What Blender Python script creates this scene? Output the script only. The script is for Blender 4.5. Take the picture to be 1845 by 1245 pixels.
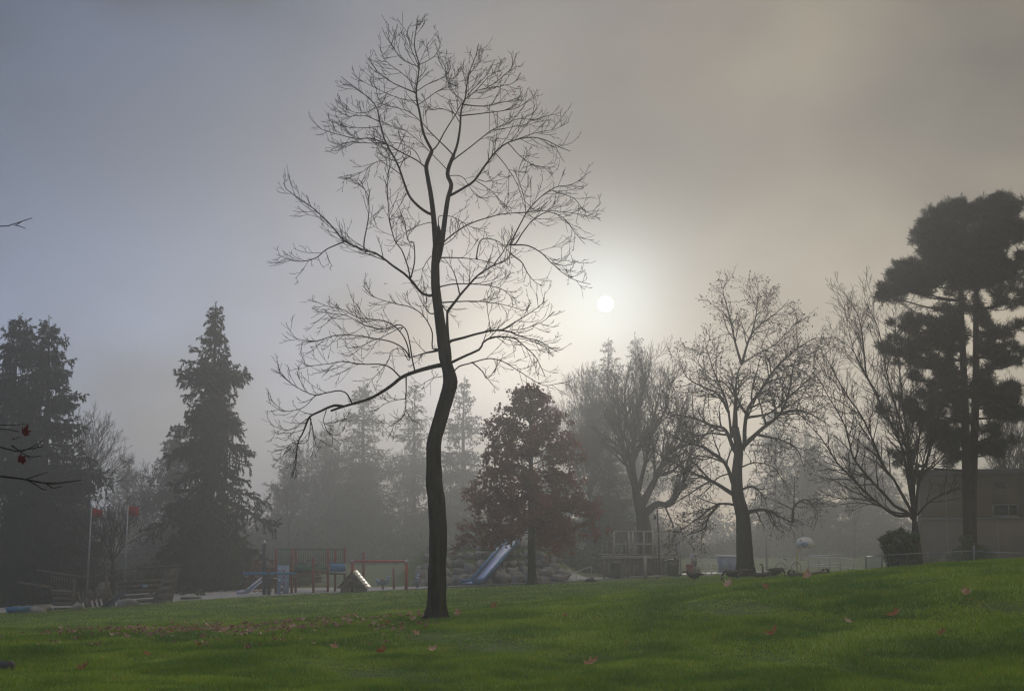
import bpy, math, random
import numpy as np
from mathutils import Vector, Matrix

for o in list(bpy.data.objects):
    bpy.data.objects.remove(o)
SC = bpy.context.scene
COL = SC.collection
R = math.radians

# ------------------------------------------------------------------ camera
F = 2600.0                       # focal length in pixels of the 1845 wide photograph
W, H = 1845.0, 1245.0
EYE = 1.6
HORIZON = 965.0
PITCH = math.atan((HORIZON - H / 2) / F)
cam = bpy.data.cameras.new('camera')
cam.sensor_width = 36.0
cam.lens = 36.0 * F / W
cam.clip_start = 0.1
cam.clip_end = 5000
camera = bpy.data.objects.new('camera', cam)
COL.objects.link(camera)
camera.location = (0, 0, EYE)
camera.rotation_euler = (math.pi / 2 + PITCH, 0, 0)
SC.camera = camera


def px(x, y, Y):
    """World point at forward distance Y that the camera sees at photo pixel (x, y)."""
    u = (x - W / 2) / F
    v = (H / 2 - y) / F
    fy = math.cos(PITCH) - v * math.sin(PITCH)
    fz = math.sin(PITCH) + v * math.cos(PITCH)
    t = Y / fy
    return np.array((u * t, Y, EYE + fz * t))


# ------------------------------------------------------------------ light
sun_vec = px(1091, 548, 100.0) - np.array((0, 0, EYE))
sun_vec /= np.linalg.norm(sun_vec)
SUN_EL = math.asin(sun_vec[2])
SUN_AZ = math.atan2(sun_vec[0], sun_vec[1])          # clockwise from +Y

SUN_STRENGTH = 0.62
HAZE_DENSITY = 0.0040
world = bpy.data.worlds.new('World')
SC.world = world
world.use_nodes = True
nt = world.node_tree
nt.nodes.clear()


def N(tree, kind, **kw):
    n = tree.nodes.new(kind)
    for k, v in kw.items():
        if k.startswith('i_'):
            key = k[2:]
            n.inputs[int(key) if key.isdigit() else key.replace('_', ' ')].default_value = v
        else:
            setattr(n, k, v)
    return n


def math_node(tree, op, a, b=None, c=None, clamp=False):
    n = tree.nodes.new('ShaderNodeMath')
    n.operation = op
    n.use_clamp = clamp
    for i, s in enumerate((a, b, c)):
        if s is None:
            continue
        if isinstance(s, (int, float)):
            n.inputs[i].default_value = s
        else:
            tree.links.new(s, n.inputs[i])
    return n.outputs[0]


def vdot(tree, a, vec):
    n = tree.nodes.new('ShaderNodeVectorMath')
    n.operation = 'DOT_PRODUCT'
    tree.links.new(a, n.inputs[0])
    n.inputs[1].default_value = vec
    return n.outputs['Value']


def mixcol(tree, fac, a, b, blend='MIX'):
    n = tree.nodes.new('ShaderNodeMix')
    n.data_type = 'RGBA'
    n.blend_type = blend
    for sock, s in ((n.inputs[0], fac), (n.inputs[6], a), (n.inputs[7], b)):
        if isinstance(s, (int, float)):
            sock.default_value = s
        elif isinstance(s, tuple):
            sock.default_value = s if len(s) == 4 else s + (1,)
        else:
            tree.links.new(s, sock)
    return n.outputs[2]


def scalecol(tree, col, fac):
    n = tree.nodes.new('ShaderNodeVectorMath')
    n.operation = 'SCALE'
    if isinstance(col, tuple):
        n.inputs[0].default_value = col
    else:
        tree.links.new(col, n.inputs[0])
    if isinstance(fac, (int, float)):
        n.inputs['Scale'].default_value = fac
    else:
        tree.links.new(fac, n.inputs['Scale'])
    return n.outputs[0]


def addcol(tree, a, b):
    n = tree.nodes.new('ShaderNodeVectorMath')
    n.operation = 'ADD'
    tree.links.new(a, n.inputs[0])
    tree.links.new(b, n.inputs[1])
    return n.outputs[0]


def smooth(tree, v, lo, hi, a=0.0, b=1.0):
    n = tree.nodes.new('ShaderNodeMapRange')
    n.interpolation_type = 'SMOOTHSTEP'
    tree.links.new(v, n.inputs[0])
    n.inputs[1].default_value = lo
    n.inputs[2].default_value = hi
    n.inputs[3].default_value = a
    n.inputs[4].default_value = b
    return n.outputs[0]


def build_sky():
    t = nt
    tc = N(t, 'ShaderNodeTexCoord')
    d = tc.outputs['Generated']
    sky = N(t, 'ShaderNodeTexSky', sky_type='NISHITA', sun_disc=False,
            sun_elevation=SUN_EL, sun_rotation=SUN_AZ)
    ds = vdot(t, d, tuple(sun_vec))
    side = vdot(t, d, (math.cos(SUN_AZ), -math.sin(SUN_AZ), 0.0))       # + to the right of the sun
    up = vdot(t, d, (0, 0, 1))
    # drifting fog bank: large soft noise on the direction
    mp = N(t, 'ShaderNodeMapping')
    mp.inputs['Scale'].default_value = (1, 1, 1.5)
    mp.inputs['Location'].default_value = (0.35, 0.1, 0.15)
    t.links.new(d, mp.inputs[0])
    noi = N(t, 'ShaderNodeTexNoise', i_Scale=4.2, i_Detail=4.0, i_Roughness=0.42)
    t.links.new(mp.outputs[0], noi.inputs['Vector'])
    n1 = smooth(t, noi.outputs[0], 0.32, 0.68, -0.30, 0.30)
    warm = smooth(t, math_node(t, 'MULTIPLY_ADD', n1, 0.35, side), -0.20, 0.28)
    bank = mixcol(t, warm, (0.86, 1.28, 2.3), (2.7, 2.22, 1.5))
    # the bank thickens with the noise; brighter low down, and overhead where the fog thins to daylight
    low = smooth(t, up, 0.0, 0.28, 2.9, 0.60)
    high = smooth(t, up, 0.34, 0.95, 1.0, 8.2)
    k = math_node(t, 'MULTIPLY', math_node(t, 'MULTIPLY', low, high),
                  math_node(t, 'MULTIPLY_ADD', n1, 3.0, 1.0))
    bank = scalecol(t, bank, k)
    col = mixcol(t, 0.88, sky.outputs[0], bank)
    # aureole of the sun in the mist, and its disc
    def lobe(x, y, n):
        v = px(x, y, 100.0) - np.array((0, 0, EYE))
        v /= np.linalg.norm(v)
        return math_node(t, 'POWER', math_node(t, 'MAXIMUM', vdot(t, d, tuple(v)), 0.0), n)
    dark = lobe(1130, 300, 170.0)                      # a thicker drift of fog above the sun
    col = scalecol(t, col, math_node(t, 'MULTIPLY_ADD', dark, -0.6, 1.0))
    thin = lobe(930, 675, 420.0)                       # and a thin, bright stretch below it
    col = addcol(t, col, scalecol(t, (1.0, 0.93, 0.78), math_node(t, 'MULTIPLY', thin, 9.0)))
    dp = math_node(t, 'MAXIMUM', ds, 0.0)
    g1 = math_node(t, 'POWER', dp, 1200.0)
    g2 = math_node(t, 'POWER', dp, 330.0)
    col = addcol(t, col, scalecol(t, (0.86, 1.06, 1.12), math_node(t, 'MULTIPLY', g1, 6.2)))
    col = addcol(t, col, scalecol(t, (0.90, 1.0, 1.0), math_node(t, 'MULTIPLY', g2, 2.6)))
    disc = smooth(t, ds, math.cos(R(0.315)), math.cos(R(0.285)))
    col = addcol(t, col, scalecol(t, (1, 1, 1), math_node(t, 'MULTIPLY', disc, 700.0)))
    bg = N(t, 'ShaderNodeBackground', i_Strength=0.06)
    t.links.new(col, bg.inputs[0])
    out = N(t, 'ShaderNodeOutputWorld')
    t.links.new(bg.outputs[0], out.inputs[0])


build_sky()
sun_data = bpy.data.lights.new('sun', 'SUN')
sun_data.energy = SUN_STRENGTH
sun_data.angle = R(10)
sun_data.color = (1.0, 0.93, 0.80)
sun = bpy.data.objects.new('sun', sun_data)
COL.objects.link(sun)
sun.rotation_euler = Vector(tuple(sun_vec)).to_track_quat('Z', 'Y').to_euler()

vs = SC.view_settings
vs.view_transform = 'Standard'
vs.look = 'None'
vs.exposure = 0.58
vs.gamma = 1.0
vs.use_curve_mapping = False
cy = SC.cycles
cy.max_bounces = 6
cy.diffuse_bounces = 2
cy.glossy_bounces = 2
cy.transmission_bounces = 3
cy.volume_bounces = 2
cy.transparent_max_bounces = 6
cy.sample_clamp_indirect = 4.0
cy.use_denoising = True
cy.denoiser = 'OPENIMAGEDENOISE'
cy.use_adaptive_sampling = True
cy.adaptive_threshold = 0.015
cy.filter_width = 1.3

rng = np.random.default_rng(11)
random.seed(5)


# ------------------------------------------------------------------ materials
def material(name, col, rough=0.8, var=0.25, scale=3.0, bump=0.0, bscale=None, spec=0.3, col2=None, metal=0.0,
             translucent=0.0, attr=False, stretch=(1, 1, 1), detail=5.0):
    m = bpy.data.materials.new(name)
    m.use_nodes = True
    t = m.node_tree
    t.nodes.clear()
    b = N(t, 'ShaderNodeBsdfPrincipled')
    b.inputs['Roughness'].default_value = rough
    b.inputs['Metallic'].default_value = metal
    b.inputs['Specular IOR Level'].default_value = spec
    tc = N(t, 'ShaderNodeTexCoord')
    mp = N(t, 'ShaderNodeMapping')
    mp.inputs['Scale'].default_value = stretch
    geo = N(t, 'ShaderNodeNewGeometry')
    t.links.new(geo.outputs['Position'], mp.inputs[0])
    noi = N(t, 'ShaderNodeTexNoise', i_Scale=scale, i_Detail=detail, i_Roughness=0.6)
    t.links.new(mp.outputs[0], noi.inputs['Vector'])
    c2 = col2 or tuple(c * (1 - var) for c in col)
    f = smooth(t, noi.outputs[0], 0.35, 0.65)
    c = mixcol(t, f, c2, col)
    if attr:
        a = N(t, 'ShaderNodeAttribute', attribute_name='tint')
        c = mixcol(t, 1.0, c, a.outputs['Color'], 'MULTIPLY')
    t.links.new(c, b.inputs['Base Color'])
    if bump:
        n2 = N(t, 'ShaderNodeTexNoise', i_Scale=bscale or scale * 6, i_Detail=4.0)
        t.links.new(mp.outputs[0], n2.inputs['Vector'])
        bp = N(t, 'ShaderNodeBump', i_Strength=bump, i_Distance=0.02)
        t.links.new(n2.outputs[0], bp.inputs['Height'])
        t.links.new(bp.outputs[0], b.inputs['Normal'])
    out = N(t, 'ShaderNodeOutputMaterial')
    if translucent:
        tr = N(t, 'ShaderNodeBsdfTranslucent')
        t.links.new(c, tr.inputs[0])
        ms = N(t, 'ShaderNodeMixShader', i_0=translucent)
        t.links.new(b.outputs[0], ms.inputs[1])
        t.links.new(tr.outputs[0], ms.inputs[2])
        t.links.new(ms.outputs[0], out.inputs[0])
    else:
        t.links.new(b.outputs[0], out.inputs[0])
    return m


MAT = {}


def mat(name, *a, **k):
    MAT[name] = material(name, *a, **k)


mat('bark_dark', (0.028, 0.026, 0.022), 0.9, 0.45, 9, 0.6, 40, stretch=(1, 1, 0.35))
mat('bark_trunk', (0.040, 0.039, 0.030), 0.95, 0.45, 7, 1.0, 34, stretch=(1, 1, 0.22), col2=(0.010, 0.0095, 0.008))
mat('bark', (0.048, 0.043, 0.035), 0.9, 0.4, 6, 0.5, 30, stretch=(1, 1, 0.35))
mat('bark_pine', (0.05, 0.038, 0.03), 0.9, 0.4, 5, 0.6, 22, stretch=(1, 1, 0.4))
mat('twig', (0.038, 0.033, 0.028), 0.9, 0.3, 2)
mat('needles', (0.030, 0.045, 0.028), 0.8, 0.35, 1.2, translucent=0.12)
mat('needles_pine', (0.032, 0.044, 0.026), 0.75, 0.35, 1.5, translucent=0.12)
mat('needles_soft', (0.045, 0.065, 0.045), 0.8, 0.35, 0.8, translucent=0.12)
mat('leaf_red', (0.29, 0.105, 0.058), 0.7, 0.5, 0.8, translucent=0.4, col2=(0.19, 0.085, 0.045))
mat('leaf_crimson', (0.13, 0.018, 0.010), 0.6, 0.5, 9, translucent=0.25)
mat('leaf_dead', (0.34, 0.115, 0.045), 0.5, 0.5, 9, translucent=0.4, col2=(0.46, 0.25, 0.12))
mat('leaf_mixed', (0.48, 0.30, 0.19), 0.5, 0.5, 14, translucent=0.4, col2=(0.15, 0.055, 0.025))
mat('leaf_pale', (0.70, 0.54, 0.42), 0.4, 0.4, 12, translucent=0.4, col2=(0.48, 0.24, 0.14))
mat('leaf_evergreen', (0.085, 0.140, 0.055), 0.5, 0.4, 3, translucent=0.15)
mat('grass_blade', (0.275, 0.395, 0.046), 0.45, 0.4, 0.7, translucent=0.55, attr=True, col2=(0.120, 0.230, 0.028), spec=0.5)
mat('stone', (0.26, 0.25, 0.24), 0.85, 0.4, 2.2, 0.5, 12)
mat('stone_dark', (0.06, 0.06, 0.06), 0.85, 0.4, 2.2, 0.5, 12)
mat('asphalt', (0.16, 0.17, 0.18), 0.55, 0.2, 1.5, 0.2, 30)
mat('sand', (0.36, 0.35, 0.34), 0.85, 0.2, 1.2, 0.4, 18)
mat('wood', (0.17, 0.14, 0.125), 0.8, 0.45, 2.5, 0.4, 20, stretch=(1, 1, 3))
mat('wood_pale', (0.46, 0.42, 0.36), 0.75, 0.3, 3, 0.3, 20)
mat('red_paint', (0.42, 0.05, 0.04), 0.35, 0.2, 3)
mat('red_cloth', (0.50, 0.035, 0.03), 0.8, 0.2, 6, translucent=0.3)
mat('rust_paint', (0.26, 0.06, 0.05), 0.45, 0.25, 3)
mat('blue_paint', (0.06, 0.22, 0.45), 0.35, 0.2, 3)
mat('navy_paint', (0.035, 0.05, 0.085), 0.45, 0.2, 3)
mat('pale_blue', (0.24, 0.34, 0.52), 0.4, 0.2, 2)
mat('steel_slide', (0.50, 0.55, 0.72), 0.5, 0.15, 8, metal=0.55)
mat('green_paint', (0.04, 0.14, 0.085), 0.45, 0.25, 3)
mat('dark_green', (0.02, 0.05, 0.042), 0.5, 0.25, 3)
mat('yellow_paint', (0.55, 0.38, 0.04), 0.4, 0.2, 3)
mat('white_paint', (0.78, 0.77, 0.74), 0.5, 0.1, 6)
mat('pale_board', (0.80, 0.76, 0.68), 0.35, 0.12, 6)  # pale pipe coat; on the playhouse roof it paints in sunlight
mat('grey_metal', (0.34, 0.36, 0.39), 0.4, 0.2, 5, metal=0.6)
mat('dark_metal', (0.045, 0.047, 0.05), 0.5, 0.2, 5)
mat('black_plastic', (0.022, 0.023, 0.025), 0.45, 0.2, 5)
mat('plaster', (0.26, 0.19, 0.125), 0.9, 0.18, 0.6, 0.15, 25)
mat('plaster_far', (0.33, 0.30, 0.27), 0.9, 0.12, 0.5, 0.15, 25)
mat('roof_edge', (0.035, 0.034, 0.033), 0.7, 0.2, 3)
mat('glass', (0.02, 0.025, 0.03), 0.08, 0.1, 1, spec=0.6)
mat('skin', (0.45, 0.27, 0.20), 0.55, 0.1, 20)
mat('hair', (0.04, 0.028, 0.02), 0.7, 0.3, 30)
mat('shirt', (0.72, 0.70, 0.74), 0.85, 0.5, 9, col2=(0.20, 0.21, 0.27))
mat('trousers', (0.05, 0.055, 0.075), 0.85, 0.3, 12)
mat('goose_body', (0.115, 0.095, 0.078), 0.85, 0.4, 24, col2=(0.06, 0.05, 0.042))
mat('goose_black', (0.012, 0.012, 0.013), 0.6, 0.2, 10)
mat('goose_white', (0.62, 0.60, 0.56), 0.8, 0.15, 14)


def ground_material():
    m = bpy.data.materials.new('lawn')
    m.use_nodes = True
    t = m.node_tree
    t.nodes.clear()
    geo = N(t, 'ShaderNodeNewGeometry')
    pos = geo.outputs['Position']
    n1 = N(t, 'ShaderNodeTexNoise', i_Scale=0.22, i_Detail=4.0)
    n2 = N(t, 'ShaderNodeTexNoise', i_Scale=2.6, i_Detail=6.0, i_Roughness=0.65)
    n3 = N(t, 'ShaderNodeTexNoise', i_Scale=28.0, i_Detail=4.0)
    for n in (n1, n2, n3):
        t.links.new(pos, n.inputs['Vector'])
    c = mixcol(t, smooth(t, n1.outputs[0], 0.3, 0.7), (0.070, 0.115, 0.022), (0.095, 0.135, 0.026))
    c = mixcol(t, smooth(t, n2.outputs[0], 0.42, 0.72), c, (0.030, 0.052, 0.012))
    c = mixcol(t, smooth(t, n3.outputs[0], 0.5, 0.75, 0, 0.6), c, (0.11, 0.12, 0.045))
    b = N(t, 'ShaderNodeBsdfPrincipled', i_Roughness=0.85)
    b.inputs['Specular IOR Level'].default_value = 0.2
    t.links.new(c, b.inputs['Base Color'])
    bp = N(t, 'ShaderNodeBump', i_Strength=0.9, i_Distance=0.05)
    t.links.new(math_node(t, 'ADD', n2.outputs[0], n3.outputs[0]), bp.inputs['Height'])
    t.links.new(bp.outputs[0], b.inputs['Normal'])
    out = N(t, 'ShaderNodeOutputMaterial')
    t.links.new(b.outputs[0], out.inputs[0])
    MAT['lawn'] = m


ground_material()


# ------------------------------------------------------------------ mesh helpers
class MB:
    """Collects vertices and faces, then links them as ONE mesh object."""

    def __init__(self):
        self.v, self.f, self.n, self.tint = [], [], 0, []

    def add(self, verts, faces, tint=None):
        verts = np.asarray(verts, dtype=np.float64).reshape(-1, 3)
        self.v.append(verts)
        for f in (faces if isinstance(faces, list) else [faces]):
            f = np.asarray(f, dtype=np.int64)
            if f.ndim == 1:
                f = f[None, :]
            self.f.append(f + self.n)
        if tint is not None:
            self.tint.append(np.asarray(tint))
        self.n += len(verts)
        return self

    def mesh(self, name, material, smooth_shade=False):
        me = bpy.data.meshes.new(name)
        v = np.concatenate(self.v)
        me.vertices.add(len(v))
        me.vertices.foreach_set('co', v.astype(np.float32).ravel())
        loops = np.concatenate([f.ravel() for f in self.f])
        tot = np.concatenate([np.full(len(f), f.shape[1]) for f in self.f])
        start = np.concatenate(([0], np.cumsum(tot)[:-1]))
        me.loops.add(len(loops))
        me.loops.foreach_set('vertex_index', loops.astype(np.int32))
        me.polygons.add(len(tot))
        me.polygons.foreach_set('loop_start', start.astype(np.int32))
        me.polygons.foreach_set('loop_total', tot.astype(np.int32))
        if smooth_shade:
            me.polygons.foreach_set('use_smooth', np.ones(len(tot), dtype=bool))
        me.update(calc_edges=True)
        me.validate()
        if self.tint:
            a = me.attributes.new('tint', 'FLOAT_COLOR', 'POINT')
            a.data.foreach_set('color', np.concatenate(self.tint).astype(np.float32).ravel())
        me.materials.append(MAT[material])
        return me

    def build(self, name, material, parent=None, smooth_shade=False):
        o = bpy.data.objects.new(name, self.mesh(name, material, smooth_shade))
        COL.objects.link(o)
        if parent is not None:
            o.parent = parent
        return o

    # --- shapes
    def box(self, c, s, rz=0.0, taper=1.0, bevel=0.0):
        x, y, z = np.array(s) / 2.0
        b = min(bevel, x * 0.9, y * 0.9)
        if b > 0:
            ring = [(x - b, -y), (x, -y + b), (x, y - b), (x - b, y), (-x + b, y), (-x, y - b), (-x, -y + b), (-x + b, -y)]
        else:
            ring = [(-x, -y), (x, -y), (x, y), (-x, y)]
        n = len(ring)
        P = [(a, q, -z) for a, q in ring] + [(a * taper, q * taper, z) for a, q in ring]
        ca, sa = math.cos(rz), math.sin(rz)
        P = [(c[0] + a * ca - q * sa, c[1] + a * sa + q * ca, c[2] + w) for a, q, w in P]
        sides = [[i, (i + 1) % n, n + (i + 1) % n, n + i] for i in range(n)]
        self.add(P, [np.array(sides), np.array([list(range(n))[::-1]]), np.array([list(range(n, 2 * n))])])
        return self

    def beam(self, a, b, w, h=None, up=(0, 0, 1)):
        """Rectangular bar from a to b."""
        a, b = np.array(a, float), np.array(b, float)
        d = b - a
        d /= np.linalg.norm(d)
        s = np.cross(d, up)
        if np.linalg.norm(s) < 1e-4:
            s = np.cross(d, (1, 0, 0))
        s /= np.linalg.norm(s)
        u = np.cross(s, d)
        h = h or w
        q = [s * w / 2 + u * h / 2, -s * w / 2 + u * h / 2, -s * w / 2 - u * h / 2, s * w / 2 - u * h / 2]
        P = [a + k for k in q] + [b + k for k in q]
        self.add(P, [np.array([[0, 1, 5, 4], [1, 2, 6, 5], [2, 3, 7, 6], [3, 0, 4, 7], [3, 2, 1, 0], [4, 5, 6, 7]])])
        return self

    def tube(self, pts, radii, sides=6, cap=True):
        pts = np.asarray(pts, float)
        rad = np.broadcast_to(np.asarray(radii, float), (len(pts),))
        self.tubes(pts[None], rad[None], sides, cap)
        return self

    def tubes(self, P, Rd, sides=4, cap=False):
        """Many tubes at once: P (M,N,3), Rd (M,N)."""
        Mn, Nn, _ = P.shape
        T = np.gradient(P, axis=1)
        T /= np.linalg.norm(T, axis=2, keepdims=True) + 1e-9
        ref = np.zeros((Mn, 1, 3))
        mt = T.mean(axis=1, keepdims=True)
        ax = np.argmin(np.abs(mt[:, 0, :]), axis=1)
        ref[np.arange(Mn), 0, ax] = 1.0
        A = np.cross(T, ref)
        A /= np.linalg.norm(A, axis=2, keepdims=True) + 1e-9
        B = np.cross(T, A)
        ang = np.arange(sides) * 2 * math.pi / sides
        V = (P[:, :, None, :] + Rd[:, :, None, None] * (A[:, :, None, :] * np.cos(ang)[None, None, :, None]
                                                        + B[:, :, None, :] * np.sin(ang)[None, None, :, None]))
        V = V.reshape(-1, 3)
        i, j, k = np.meshgrid(np.arange(Mn), np.arange(Nn - 1), np.arange(sides), indexing='ij')
        a = (i * Nn + j) * sides + k
        b = (i * Nn + j) * sides + (k + 1) % sides
        f = np.stack([a, b, b + sides, a + sides], axis=-1).reshape(-1, 4)
        fs = [f]
        if cap:
            base = (np.arange(Mn) * Nn * sides)[:, None]
            fs.append(base + np.arange(sides)[None, ::-1])
            fs.append(base + (Nn - 1) * sides + np.arange(sides)[None, :])
        self.add(V, fs)
        return self

    def lathe(self, c, prof, sides=14, squash=(1, 1), rz=0.0):
        """prof: (radius, z) from bottom to top."""
        ang = np.arange(sides) * 2 * math.pi / sides + rz
        V = []
        for r, z in prof:
            for a in ang:
                V.append((c[0] + r * math.cos(a) * squash[0], c[1] + r * math.sin(a) * squash[1], c[2] + z))
        n = len(prof)
        f = [[j * sides + k, j * sides + (k + 1) % sides, (j + 1) * sides + (k + 1) % sides, (j + 1) * sides + k]
             for j in range(n - 1) for k in range(sides)]
        self.add(V, [np.array(f), np.array([list(range(sides))[::-1]]),
                     np.array([list(range((n - 1) * sides, n * sides))])])
        return self

    def prism(self, poly, a, b):
        """Extrude a 2D outline (x, z) from y=a to y=b."""
        n = len(poly)
        P = [(x, a, z) for x, z in poly] + [(x, b, z) for x, z in poly]
        f = [[i, (i + 1) % n, n + (i + 1) % n, n + i] for i in range(n)]
        self.add(P, [np.array(f), np.array([list(range(n))[::-1]]), np.array([list(range(n, 2 * n))])])
        return self

    def place(self, loc=(0, 0, 0), rz=0.0):
        ca, sa = math.cos(rz), math.sin(rz)
        M = np.array([[ca, -sa, 0], [sa, ca, 0], [0, 0, 1.0]])
        self.v = [v @ M.T + np.array(loc) for v in self.v]
        return self


def empty(name, loc=(0, 0, 0), rz=0.0):
    o = bpy.data.objects.new(name, None)
    COL.objects.link(o)
    o.location = tuple(loc)
    o.rotation_euler = (0, 0, rz)
    o.empty_display_size = 0.3
    return o


def tag(o, label, cat, group=None):
    o['label'] = label
    o['category'] = cat
    if group:
        o['group'] = group
    return o


def thing(name, label, cat, loc=(0, 0, 0), rz=0.0, group=None):
    return tag(empty(name, loc, rz), label, cat, group)


def setting(o, kind='structure'):
    o['kind'] = kind
    return o


# ------------------------------------------------------------------ terrain
COLS = [-700, 22, 400, 782, 1100, 1340, 1600, 1825, 2500]
ROWS = [12, 15, 19, 22, 25, 28, 33, 42, 55, 70, 90, 120, 400]
TAB = [   # photo row on which the ground of that column and distance lies
    [1312] * 9,
    [1246, 1244, 1243, 1240, 1237, 1233, 1229, 1225, 1215],
    [1197, 1193, 1190, 1180, 1163, 1145, 1127, 1110, 1070],
    [1167, 1163, 1158, 1144, 1113, 1086, 1062, 1045, 1000],
    [1147, 1143, 1136, 1113, 1084, 1058, 1036, 1018, 965],
    [1140, 1137, 1130, 1106, 1075, 1050, 1027, 1009, 950],
    [1142, 1141, 1134, 1110, 1078, 1053, 1030, 1012, 945],
    [1136, 1133, 1119, 1098, 1070, 1053, 1040, 1026, 960],
    [1124, 1121, 1098, 1079, 1060, 1043, 1036, 1024, 975],
    [1114, 1112, 1081, 1063, 1051, 1033, 1030, 1022, 985],
    [1085, 1085, 1060, 1054, 1043, 1034, 1029, 1022, 990],
    [1055, 1055, 1040, 1038, 1033, 1028, 1024, 1018, 992],
    [990, 990, 988, 987, 985, 984, 983, 980, 975],
]


def make_terrain_table():
    us, ls = np.linspace(-0.62, 0.62, 125), np.linspace(math.log(12), math.log(400), 141)
    z = np.zeros((len(ROWS), len(COLS)))
    for i, Y in enumerate(ROWS):
        for j, c in enumerate(COLS):
            z[i, j] = px(c, TAB[i][j], Y)[2]
    z[0, :] = 0.0
    cu = (np.array(COLS) - W / 2) / F
    tmp = np.array([np.interp(us, cu, z[i]) for i in range(len(ROWS))])
    out = np.array([np.interp(ls, np.log(ROWS), tmp[:, j]) for j in range(len(us))]).T
    for _ in range(4):
        p = np.pad(out, ((2, 2), (0, 0)), mode='edge')
        out = (p[:-4] + 2 * p[1:-3] + 3 * p[2:-2] + 2 * p[3:-1] + p[4:]) / 9
        p = np.pad(out, ((0, 0), (3, 3)), mode='edge')
        out = sum(p[:, k:k + out.shape[1]] for k in range(7)) / 7
    return us, ls, out


_us, _ls, _zt = make_terrain_table()


def ground(x, y):
    x, y = np.asarray(x, float), np.asarray(y, float)
    yy = np.clip(y, 12, 399)
    a = (np.clip(x / yy, -0.619, 0.619) - _us[0]) / (_us[1] - _us[0])
    b = (np.log(yy) - _ls[0]) / (_ls[1] - _ls[0])
    i, j = np.clip(a.astype(int), 0, len(_us) - 2), np.clip(b.astype(int), 0, len(_ls) - 2)
    fa, fb = a - i, b - j
    z = ((_zt[j, i] * (1 - fa) + _zt[j, i + 1] * fa) * (1 - fb)
         + (_zt[j + 1, i] * (1 - fa) + _zt[j + 1, i + 1] * fa) * fb)
    ss = lambda v, a, b: (lambda q: q * q * (3 - 2 * q))(np.clip((v - a) / (b - a), 0, 1))
    col = x / np.maximum(y, 1.0)
    z = z + 2.3 * ss(y, 83.5, 91.5) * (1 - ss(y, 108, 135)) * ss(col, -0.085, -0.055) * (1 - ss(col, 0.012, 0.055))   # rock bank
    k = np.clip((60 - y) / 30, 0.15, 1)                                  # small unevenness
    return z + k * 0.03 * (np.sin(x * 1.3 + 0.7 * y) * np.cos(y * 0.9 - 0.4 * x) + 0.6 * np.sin(2.9 * x - 1.7 * y))


def gpt(pxx, Y, lift=0.0):
    """Ground point at distance Y in the photo column pxx."""
    x = px(pxx, 1045, Y)[0]
    return np.array((x, Y, float(ground(x, Y)) + lift))


def build_ground():
    s = np.linspace(-1, 1, 301)
    xs = np.sinh(s * 3.4) / math.sinh(3.4) * 460
    ys = np.concatenate([np.linspace(-70, 8, 14), np.linspace(10, 36, 105), np.linspace(36.7, 110, 110),
                         np.linspace(112, 240, 34), np.linspace(250, 560, 16)])
    X, Y = np.meshgrid(xs, ys)
    Z = ground(X, Y)
    n, m = X.shape
    i, j = np.meshgrid(np.arange(n - 1), np.arange(m - 1), indexing='ij')
    a = i * m + j
    f = np.stack([a, a + 1, a + 1 + m, a + m], -1).reshape(-1, 4)
    o = MB().add(np.stack([X, Y, Z], -1).reshape(-1, 3), [f]).build('lawn', 'lawn', None, True)
    setting(o)


build_ground()


def drape(outline, lift, step=0.7):
    """A sheet lying on the ground inside a simple outline of (x, y) points."""
    P = np.array(outline, float)
    lo, hi = P.min(0), P.max(0)
    xs, ys = np.arange(lo[0], hi[0] + step, step), np.arange(lo[1], hi[1] + step, step)

    def inside(x, y):
        c = np.zeros(x.shape, bool)
        for k in range(len(P)):
            (x1, y1), (x2, y2) = P[k], P[k - 1]
            if y1 == y2:
                continue
            c ^= ((y1 > y) != (y2 > y)) & (x < (x2 - x1) * (y - y1) / (y2 - y1) + x1)
        return c
    X, Y = np.meshgrid(xs, ys)
    n, m = X.shape
    i, j = np.meshgrid(np.arange(n - 1), np.arange(m - 1), indexing='ij')
    keep = inside(X[:-1, :-1] + step / 2, Y[:-1, :-1] + step / 2)
    a = (i * m + j)[keep]
    f = np.stack([a, a + 1, a + 1 + m, a + m], -1)
    used = np.unique(f)
    re = np.full(n * m, -1)
    re[used] = np.arange(len(used))
    V = np.stack([X, Y, ground(X, Y) + lift], -1).reshape(-1, 3)[used]
    return MB().add(V, [re[f]])


# ------------------------------------------------------------------ tree growing
def resample(P, n):
    """Even Catmull-Rom resampling of a polyline (K,D) to n points."""
    P = np.asarray(P, float)
    if len(P) == 2:
        return P[0] + (P[1] - P[0]) * np.linspace(0, 1, n)[:, None]
    Q = np.vstack([2 * P[0] - P[1], P, 2 * P[-1] - P[-2]])
    out = []
    for i in range(len(P) - 1):
        p0, p1, p2, p3 = Q[i:i + 4]
        t = np.linspace(0, 1, 12, endpoint=False)[:, None]
        out.append(0.5 * (2 * p1 + (p2 - p0) * t + (2 * p0 - 5 * p1 + 4 * p2 - p3) * t ** 2
                          + (3 * p1 - p0 - 3 * p2 + p3) * t ** 3))
    out.append(P[-1:])
    D = np.vstack(out)
    s = np.concatenate(([0], np.cumsum(np.linalg.norm(np.diff(D[:, :3], axis=0), axis=1))))
    return np.stack([np.interp(np.linspace(0, s[-1], n), s, D[:, k]) for k in range(D.shape[1])], 1)


def unit(v):
    return v / (np.linalg.norm(v, axis=-1, keepdims=True) + 1e-9)


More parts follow.
